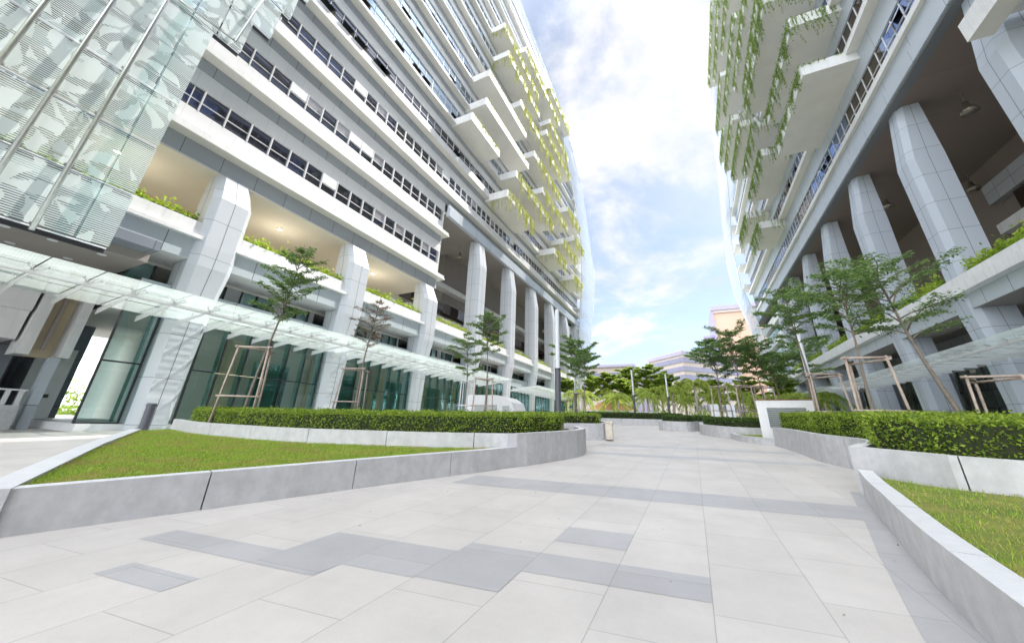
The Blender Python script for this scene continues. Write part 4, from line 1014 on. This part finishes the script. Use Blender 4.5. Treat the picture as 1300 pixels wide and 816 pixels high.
rp_low = [(-1.6, 14.9, .70, 1.5), (3.9, 14.75, .78, 1.5), (7.4, 14.45, .82, 1.6)]
rp_up = [(8.42, 14.62, .82, 1.6), (16.6, 14.60, .86, 1.7), (20.9, 15.2, .72, 1.1)]
rys = [11.9, 20.1, 28.35, 36.4, 44.7, 52.9, 61.1, 69.3]
for yc in rys: pillar(RT, yc, rp_low + rp_up, -1, 'pillar_r')
# white bridging beam that meets the nearest pillar
b = MB(); b.box(13.75, 14.6, 6., 19.25, 17.2, 17.55, 'ledge', mb='cream'); b.box(13.75, 13.95, 6., 19.25, 17.552, 18.3, 'ledge'); b.build('gallery_slab', RT)
b = MB(); b.box(14.61, 24, 6., 18.9, 17.75, 18.0, 'beam', mb='ledge'); b.build('gallery_floor', RT)
for a, c in zip(rys[:-1], rys[1:]):
    o = MB().quad((17.3, a + .6, -.5), (17.3, c - .6, -.5), (17.3, c - .6, 4.3), (17.3, a + .6, 4.3), 'storeglass').build('shopfront', RT)
    f = MB()
    for i in range(6):
        y = a + .6 + i * (c - a - 1.2) / 5; f.box(17.24, 17.36, y - .03, y + .03, -.5, 4.3, 'frame')
    for zz in (1.8, 2.9): f.box(17.25, 17.35, a + .6, c - .6, zz - .03, zz + .03, 'frame')
    f.build('frame', o)
    MB().box(15.6, 17.2, a + .9, a + 1.25, -1.3, 4.3, 'service').build('fin_wall', RT)
ip = []
for k in range(5200):
    y = random.uniform(14, 60); ip.append((random.uniform(18.2, 20.5), y, -.5 + random.random() * (1.6 + 1.2 * math.sin(y * 1.1) + .7 * math.sin(y * 2.7))))
o = leaf_mesh('indoor_planting', ip, .3, 'shrub'); tag(o, 'green planting behind the ground floor glass of the right podium', 'plants', kind='stuff')
b = MB(); b.box(22., 22.3, RS, RE, -1.5, 4.3, 'soffit_m'); b.box(17.4, 30, RS, RE, -1.3, -.5, 'paverlite_shadow'); b.build('inner_wall', RT)
RB = [(27.4, 29.0, 39.6, 11.7), (32.6, 28.6, 40.5, 11.9), (37.8, 29.6, 44.0, 11.0), (37.8, 46.8, 58., 12.2), (32.6, 46, 57, 12.0), (27.4, 56., 64., 12.1), (42.9, 31, 46, 11.9), (48., 36, 50, 11.9), (42.9, 52, 66, 12.),
      (48., 56, 70, 12.), (53.1, 42, 60, 12.), (58.2, 40, 52, 12.), (58.2, 56, 70, 12.), (63.3, 46, 62, 12.), (68.4, 50, 68, 12.), (32.6, 62, 72, 12.1), (53.1, 64, 74, 12.1)]
RB.sort(key=lambda q: (q[0], q[1]))
for i, (z, y0, y1, xo) in enumerate(RB):
    balcony(RT, 15.3, xo, y0, y1, z)
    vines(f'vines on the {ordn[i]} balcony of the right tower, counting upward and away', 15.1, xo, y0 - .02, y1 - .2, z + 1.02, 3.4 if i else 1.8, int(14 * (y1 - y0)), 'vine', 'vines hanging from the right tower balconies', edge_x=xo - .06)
edges = rys
for i in range(7):
    shrub_row(['bright shrubs on the right terrace at the picture edge', 'bright shrubs on the right terrace beside the nearest pillar', 'bright shrubs on the right terrace between the second and third pillars', 'bright shrubs on the right terrace between the third and fourth pillars',
               'bright shrubs on the right terrace between the fourth and fifth pillars', 'bright shrubs on the right terrace between the fifth and sixth pillars', 'bright shrubs on the right terrace between the furthest pillars'][i],
              14.85, edges[i] + 1.3, edges[i + 1] - 1.3, 8.4, 1600, .2, 'shrub rows on the right terrace', h=.75)
pendant(18.2, 27.6, 20.88, 'bell lamp under the right soffit above the first full pillar', .9)
pendant(18.3, 39.2, 20.88, 'bell lamp under the right soffit further along', .9)
pendant(23.4, 38.6, 20.88, 'bell lamp under the right soffit at its dark inner side', .9)

# ------------------------------------------------------------------ glass canopies
def canopy(label, xi, xo, zi, zo, y0, y1, step=1.15):
    t = thing('glass_canopy', label, 'canopy'); s = 1 if xo > xi else -1
    zz = lambda x: zi + (zo - zi) * (x - xi) / (xo - xi)
    xb = xi + (xo - xi) * .72; n = int((y1 - y0) / step)
    for j in range(n):
        ya, yb = y0 + j * step + .008, y0 + (j + 1) * step - .008
        for (xa, xc) in ((xi, xi + (xo - xi) * .38), (xi + (xo - xi) * .385, xb), (xb + s * .02, xo)):
            pass
    b = MB()
    P_ = MB()
    for j in range(n):
        ya, yb = y0 + j * step + .018, y0 + (j + 1) * step - .018
        for (xa, xc) in ((xi, xi + (xo - xi) * .36), (xi + (xo - xi) * .37, xb), (xb + (xo - xi) * .01, xo)):
            P_ = MB(); P_.quad((xa, ya, zz(xa)), (xc, ya, zz(xc)), (xc, yb, zz(xc)), (xa, yb, zz(xa)), 'canopy'); P_.build('glass_panel', t)
    b.box(xb - .05, xb + .05, y0, y1, zz(xb) - .26, zz(xb) - .14, 'whiteframe'); b.build('beam', t)
    b = MB()
    for j in range(n + 1):
        y = y0 + j * step
        b.poly([(xi, y - .012, zz(xi) - .38), (xi, y - .012, zz(xi) - .14), (xo - s * .5, y - .012, zz(xo) - .12), (xo - s * .5, y - .012, zz(xo) - .15)], 'whiteframe')
        b.poly([(xi, y + .012, zz(xi) - .38), (xi, y + .012, zz(xi) - .14), (xo - s * .5, y + .012, zz(xo) - .12), (xo - s * .5, y + .012, zz(xo) - .15)], 'whiteframe')
        b.quad((xi, y - .012, zz(xi) - .38), (xi, y + .012, zz(xi) - .38), (xo - s * .5, y + .012, zz(xo) - .15), (xo - s * .5, y - .012, zz(xo) - .15), 'whiteframe')
    b.build('bracket', t)
    for j in range(n + 1):
        y = y0 + j * step; f = MB()
        f.box(xb - .03, xb + .03, y - .03, y + .03, zz(xb) - .15, zz(xb) - .06, 'steel')
        for fx in (xb,):
            for dy in (-.2, .2):
                for dx in (.22,):
                    f.tube([(fx, y, zz(fx) - .14), (fx + s * dx, y + dy, zz(fx) - .06), (fx + s * (dx + .02), y + dy, zz(fx + s * dx) - .01)], .016, 'steel', 5)
        f.build('spider_fitting', t)
    return t
canopy('long fritted glass canopy along the left shops', -20.35, -16.15, 3.74, 4.02, -9., 33.6)
canopy('second glass canopy further along the left shops', -20.35, -16.4, 3.9, 4.2, 41.5, 64.)
canopy('long fritted glass canopy along the right podium', 14.6, 11.5, 4.0, 3.95, 4.0, 43.)
canopy('second glass canopy further along the right podium', 14.6, 11.7, 4.3, 4.25, 46.0, 70.)

# ------------------------------------------------------------------ near glass screen (upper left)
SC = thing('glass_screen', 'large patterned glass screen hung on steel posts at the upper left', 'glass screen')
XS = -18.0; RH = 2.27; ZB = 5.3
posts = [-8.86, -7.74, -6.63, -5.51, -4.4, -3.28, -2.17, -1.12, -.08, 1.02, 2.12]
def edge_y(row): return 3.86 if row < 5 else [5.0, 5.9, 6.4, 6.9, 7.4][min(4, row - 5)]
nrow = 12
for yp in posts:
    MB().tube([(XS + .16, yp, ZB - .2), (XS + .16, yp + .05, ZB + RH * nrow)], .07, 'steel', 8).build('post', SC, smooth=True)
MB().tube([(XS + .12, 2.12, ZB + 5 * RH), (XS + .12, 4.6, ZB + 5 * RH + .3), (XS + .12, 5.9, ZB + RH * 12)], .05, 'steel', 8).build('post', SC, smooth=True)
for r in range(nrow):
    z0 = ZB + r * RH; ey = edge_y(r)
    cols = [(a, c) for a, c in zip(posts[:-1], posts[1:])] + [(2.12, 3.0), (3.0, ey if r < 5 else 3.95)]
    if r >= 5: cols.append((3.95, ey)) 
    for (a, c) in cols:
        if a < -4.3: continue
        lean = .035
        p = MB(); p.quad((XS - lean, a + .025, z0 + .04), (XS - lean, c - .025, z0 + .04), (XS + lean, c - .025, z0 + RH - .11), (XS + lean, a + .025, z0 + RH - .11), 'frit')
        o = p.build('glass_panel', SC)
    b = MB(); b.box(XS - .16, XS - .10, -8.9, ey - .06, z0 - .20, z0 + .03, 'frame'); b.box(XS - .09, XS - .03, -8.9, ey - .06, z0 - .045, z0 + .0, 'lampwhite'); b.build('rail_and_shadow', SC)  # back rail kept dark to paint the shadow line between glass rows
    f = MB(); f.box(XS + .05, XS + .22, 2.98, 3.0, z0, z0 + RH, 'teal'); f.build('glass_fin', SC)
    for yp in posts[5:]:
        f = MB(); f.tube([(XS - .1, yp, z0), (XS + .14, yp, z0)], .035, 'steel', 6); f.box(XS + .10, XS + .17, yp - .11, yp + .11, z0 - .04, z0 + .04, 'steel')
        f.build('clamp', SC)

# ------------------------------------------------------------------ end screens of both towers (bulging glass sails)
def clip(poly, axis, val, keep_less):
    out = []
    for i in range(len(poly)):
        a, b_ = poly[i], poly[(i + 1) % len(poly)]
        ia = (a[axis] <= val) == keep_less or a[axis] == val; ib = (b_[axis] <= val) == keep_less or b_[axis] == val
        if ia: out.append(a)
        if ia != ib:
            t = (val - a[axis]) / (b_[axis] - a[axis]); out.append(tuple(a[k] + t * (b_[k] - a[k]) for k in (0, 1)))
    return out
def sail(label, x, poly, sy, sz, th=.05):
    t = thing('end_screen', label, 'glass screen')
    ys = [p[0] for p in poly]; zs = [p[1] for p in poly]; fr = MB()
    z = min(zs); row = 0
    while z < max(zs):
        m = MB(); c = clip(clip(poly, 1, z + sz - .02, True), 1, z + .02, False)
        if len(c) >= 3: m.poly([(x, p[0], p[1]) for p in c], 'lattice'); m.build('glass_row', t)
        z += sz
    # edge frame following the outline
    for i in range(len(poly)):
        a, b_ = poly[i], poly[(i + 1) % len(poly)]; fr.tube([(x, a[0], a[1]), (x, b_[0], b_[1])], .10, 'steel', 6)
    y = min(ys) 
    while y < max(ys):
        c = clip(clip(poly, 0, y + .06, True), 0, y - .06, False)
        if len(c) >= 3: fr.poly([(x - .05, p[0], p[1]) for p in c], 'steel')
        y += sy * 2
    z = min(zs)
    while z < max(zs):
        c = clip(clip(poly, 1, z + .05, True), 1, z - .05, False)
        if len(c) >= 3: fr.poly([(x - .06, p[0], p[1]) for p in c], 'steel')
        z += sz
    fr.build('frame', t)
    return t
sail('pale bulging glass sail over the far end of the left tower', -19.4,
     [(55, 70.), (36, 71.5), (36, 74.2), (57.6, 72.4), (68, 67.8), (78.8, 59.6), (83.6, 50), (88.9, 40), (87.2, 30.2), (83.7, 23), (77.3, 12), (74.7, 8.1), (70, 9), (70.4, 14), (72.0, 21.5), (75.3, 30), (76.5, 41), (70.5, 52.6), (63.5, 62.)], 1.6, 2.3)
sail('pale bulging glass sail over the far end of the right tower', 13.9,
     [(46, 71), (46, 74.5), (53.3, 75.), (62.4, 77), (73.7, 77), (80.1, 75.5), (86.2, 70.6), (89.3, 66), (99.8, 54.6), (108, 44.3), (104.6, 32.1), (88.3, 17), (79.7, 9.2), (73., 8.5), (80.2, 16.3), (85.7, 24.3), (93, 32.1), (94.5, 41.1), (85.3, 49.2), (78.4, 57.9), (66.5, 68.7), (60.6, 70.6)], 1.6, 2.3)
# braces tying sails to towers and far end walls
b = MB()
for z in [14 + 4.67 * i for i in range(11)]: b.box(-24, -19.5, YE - 3, YE + 4.5, z, z + .25, 'ledge')
b.build('end_slab', LT)
b = MB()
for z in [10 + 5.1 * i for i in range(9)]: b.box(14.1, 20, RE + .01, RE + 5, z, z + .3, 'ledge')
b.box(16.5, 44, RE + .01, RE + 3, -1, 52, 'bluegrey'); b.build('end_slab', RT)
b = MB(); b.box(-46, -21, YE - .4, YE, -1, 20, 'white')
for z in (3.0, 8.6, 11.6, 14.6, 17.4): b.box(-26, -20.9, YE - 8, YE - .42, z, z + .5, 'ledge'); b.box(-21.2, -20.95, YE - 8, YE - .5, z + .5, z + 1.5, 'whitepaint'); b.box(-21.6, -21.4, YE - 8, YE - .5, z + 1.5, z + 2.8, 'tealsolid')
b.build('end_bay', LT)
b = MB()
for z in (7.8, 11.4, 15.0, 18.4): b.box(15.5, 20, 66.6, RE, z, z + .5, 'ledge'); b.box(15.6, 16.0, 70, RE, z + .5, z + 1.4, 'whitepaint'); b.box(16.0, 16.2, 70, RE, z + 1.4, z + 2.9, 'tealsolid')
b.build('end_bay', RT)

# ------------------------------------------------------------------ far buildings
GF = gz(60)
pb = thing('peach_building', 'tall peach-coloured slab building behind the right tower', 'building')
MB().box(11.7, 40, 150, 175, GF - 1, 41., 'peach').build('wall', pb)
b = MB(); b.box(10.9, 11.68, 149.5, 175, GF - 1, 42, 'mauve'); b.box(11.0, 41, 149.0, 176, 42.002, 43.4, 'mauve'); b.box(11.69, 40, 149.4, 149.95, 41.002, 42, 'peach2'); b.build('parapet', pb)
b = MB()
for k in range(14): b.box(12 + k * 1.9, 12.5 + k * 1.9, 152, 152.6, 43.42, 44.4 + (k % 3) * .5, 'mauve')
b.build('roof_plant', pb)
for z in (24, 28, 32): MB().box(7.2, 10.88, 151, 160, z, z + .8, 'mauve').build('balcony', pb)
mb_ = thing('mauve_building', 'long low building with mauve and white striped floors in the distance', 'building')
b = MB()
def wedge(x0, x1, z0, z1, mat, d=0.):
    # two facades meeting at a corner towards the camera
    c = (-.8, 110 - d); l = (-10.9 - d * .5, 122 - d); r_ = (14, 124 - d)
    for (p, q) in ((l, c), (c, r_)): b.quad((p[0], p[1], z0), (q[0], q[1], z0), (q[0], q[1], z1), (p[0], p[1], z1), mat)
wedge(0, 0, GF - 1, 20.2, 'peach2')
for i, z in enumerate((12.3, 14.6, 17.0)): wedge(0, 0, z, z + 1.25, 'mauved', .3)
wedge(0, 0, 19.0, 19.9, 'mauve', .45)
b.poly([(-.8, 110, 20.2), (14, 124, 20.2), (14, 150, 20.2), (-10.9, 150, 20.2), (-10.9, 122, 20.2)], 'mauve'); b.build('wall', mb_)
for k in range(16):
    for z in (4.2, 7.4, 10.0):
        x = 1 + k * .85; y = 110 + (x + .8) * 14 / 14.8 - .5; MB().box(x, x + .38, y, y + .3, z, z + 1.7, 'mauved').build('window', mb_)

lb = thing('low_building', 'low pale pink and mauve building left of the striped one', 'building')
b = MB(); b.box(-40, -16.5, 125, 140, GF - 1, 18.4, 'peach2'); b.box(-40.2, -15.5, 124, 141, 18.402, 19.2, 'mauve'); b.box(-17, -9.5, 120, 135, GF - 1, 17.2, 'mauve'); b.build('wall', lb)
b = MB()
for z in (8.5, 12.0, 15.2): b.box(-39, -17, 124.7, 124.95, z, z + 1.3, 'mauved')
b.build('window_band', lb)
tn = thing('tent', 'orange and white canvas canopy beyond the palms on the left', 'tent', (-11.2, 60, GF))
b = MB(); b.rings([[(-3.6, -3, 1.6), (3.6, -3, 1.6), (3.6, 3, 1.6), (-3.6, 3, 1.6)], [(-.2, -.2, 3.7), (.2, -.2, 3.7), (.2, .2, 3.7), (-.2, .2, 3.7)]], 'tent'); b.build('roof', tn)
for sx_, sy_ in ((-3.4, -2.8), (3.4, -2.8), (3.4, 2.8), (-3.4, 2.8)): MB().tube([(sx_, sy_, 0), (sx_, sy_, 1.62)], .08, 'whiteframe', 6).build('pole', tn)
MB().box(-3.62, 3.62, -3.05, -3.01, 1.2, 1.6, 'whitepaint').build('valance', tn)
pk = thing('small_pavilion', 'small white low pavilion with glass front behind the far left hedge', 'kiosk', (-4.9, 43, gz(43)))
MB().box(-1.6, 1.6, 0, 1.6, 0, 1.05, 'whitepaint').build('housing', pk); MB().box(-1.0, 1.0, -.03, -.004, .3, .9, 'mauved').build('window', pk)
for i, (x, y) in enumerate(((1.95, 42.), (3.4, 43.))):
    g = thing('sign_board', ['grey box sign left of the tree trunks in the far garden', 'pale box sign right among the tree trunks in the far garden'][i], 'sign', (x, y, gz(y)))
    MB().box(-.35, .35, -.06, .06, .5, 1.9, 'lampwhite').build('panel', g); MB().box(-.05, .05, -.05, .05, 0, .498, 'frame').build('post', g)

# ------------------------------------------------------------------ sky, sun, camera
sun_dir = Vector((.40, .78, 1.02)).normalized()
el = math.asin(sun_dir.z); az = math.atan2(sun_dir.x, sun_dir.y)
w = bpy.data.worlds.new('World'); bpy.context.scene.world = w; w.use_nodes = True
nt = w.node_tree; nt.nodes.clear()
out = nt.nodes.new('ShaderNodeOutputWorld'); bg = nt.nodes.new('ShaderNodeBackground'); bg2 = nt.nodes.new('ShaderNodeBackground')
sky = nt.nodes.new('ShaderNodeTexSky'); sky.sky_type = 'NISHITA'; sky.sun_disc = False; sky.sun_elevation = el; sky.sun_rotation = az
sky.air_density = 1.0; sky.dust_density = .6; sky.ozone_density = 1.6
bg.inputs[1].default_value = .074; nt.links.new(sky.outputs[0], bg.inputs[0])
tc = nt.nodes.new('ShaderNodeTexCoord'); sp = nt.nodes.new('ShaderNodeSeparateXYZ'); nt.links.new(tc.outputs['Generated'], sp.inputs[0])
zz = N(nt, 'ShaderNodeMath', operation='ADD'); zz.inputs[1].default_value = .22; nt.links.new(sp.outputs['Z'], zz.inputs[0])
mz = N(nt, 'ShaderNodeMath', operation='MAXIMUM'); mz.inputs[1].default_value = .08; nt.links.new(zz.outputs[0], mz.inputs[0])
dv = N(nt, 'ShaderNodeVectorMath', operation='DIVIDE'); cz = nt.nodes.new('ShaderNodeCombineXYZ')
for i in range(3): nt.links.new(mz.outputs[0], cz.inputs[i])
nt.links.new(tc.outputs['Generated'], dv.inputs[0]); nt.links.new(cz.outputs[0], dv.inputs[1])
mp = nt.nodes.new('ShaderNodeMapping'); mp.inputs['Location'].default_value = (3.1, 1.7, 0); nt.links.new(dv.outputs[0], mp.inputs[0])
n1 = N(nt, 'ShaderNodeTexNoise', Scale=1.5, Detail=9.0, Roughness=.58, Distortion=.35); nt.links.new(mp.outputs[0], n1.inputs['Vector'])
cr = nt.nodes.new('ShaderNodeMapRange'); cr.interpolation_type = 'SMOOTHSTEP'; cr.inputs[1].default_value = .45; cr.inputs[2].default_value = .60; nt.links.new(n1.outputs['Fac'], cr.inputs[0])
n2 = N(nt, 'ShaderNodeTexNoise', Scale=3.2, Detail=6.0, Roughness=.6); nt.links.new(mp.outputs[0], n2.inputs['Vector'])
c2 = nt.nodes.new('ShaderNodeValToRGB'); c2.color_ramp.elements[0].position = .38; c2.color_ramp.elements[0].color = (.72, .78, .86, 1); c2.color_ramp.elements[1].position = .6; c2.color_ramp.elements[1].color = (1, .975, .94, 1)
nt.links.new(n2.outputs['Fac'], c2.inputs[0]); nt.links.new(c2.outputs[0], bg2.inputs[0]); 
cs = N(nt, 'ShaderNodeMapRange'); cs.interpolation_type = 'SMOOTHSTEP'; cs.inputs[1].default_value = .12; cs.inputs[2].default_value = .56; cs.inputs[3].default_value = 3.8; cs.inputs[4].default_value = .47  # clouds overhead, aside and behind the view brightened as added fill light
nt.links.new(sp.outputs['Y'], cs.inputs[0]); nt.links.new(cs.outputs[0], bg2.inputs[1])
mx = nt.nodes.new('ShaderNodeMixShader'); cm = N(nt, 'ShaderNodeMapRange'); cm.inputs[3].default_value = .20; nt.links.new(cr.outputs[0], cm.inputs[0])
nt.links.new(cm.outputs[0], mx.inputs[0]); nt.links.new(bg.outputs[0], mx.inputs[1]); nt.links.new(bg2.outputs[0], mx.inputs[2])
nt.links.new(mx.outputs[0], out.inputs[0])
ld = bpy.data.lights.new('sun', 'SUN'); ld.energy = 2.5; ld.angle = R(.6); ld.color = (1, .95, .87)
lo = bpy.data.objects.new('sun', ld); C.objects.link(lo); lo.rotation_euler = sun_dir.to_track_quat('Z', 'Y').to_euler(); lo.location = (0, 0, 120)

cam = bpy.data.cameras.new('camera'); co = bpy.data.objects.new('camera', cam); C.objects.link(co)
cam.sensor_width = 36; cam.lens = 36 * 448.89 / 1300; cam.shift_y = -44.5 / 1300; cam.clip_start = .05; cam.clip_end = 5000
Rm = Matrix(((.90027405, .12832562, .41597978), (.43416082, -.33447153, -.83644078), (.03179661, .93362805, -.35683)))
co.matrix_world = Rm.to_4x4()
sc = bpy.context.scene; sc.camera = co
sc.view_settings.view_transform = 'Standard'; sc.view_settings.look = 'None'; sc.view_settings.exposure = 1.32; sc.view_settings.gamma = 1
sc.cycles.max_bounces = 8; sc.cycles.diffuse_bounces = 4; sc.cycles.transparent_max_bounces = 16; sc.cycles.sample_clamp_indirect = 6
sc.cycles.use_denoising = True
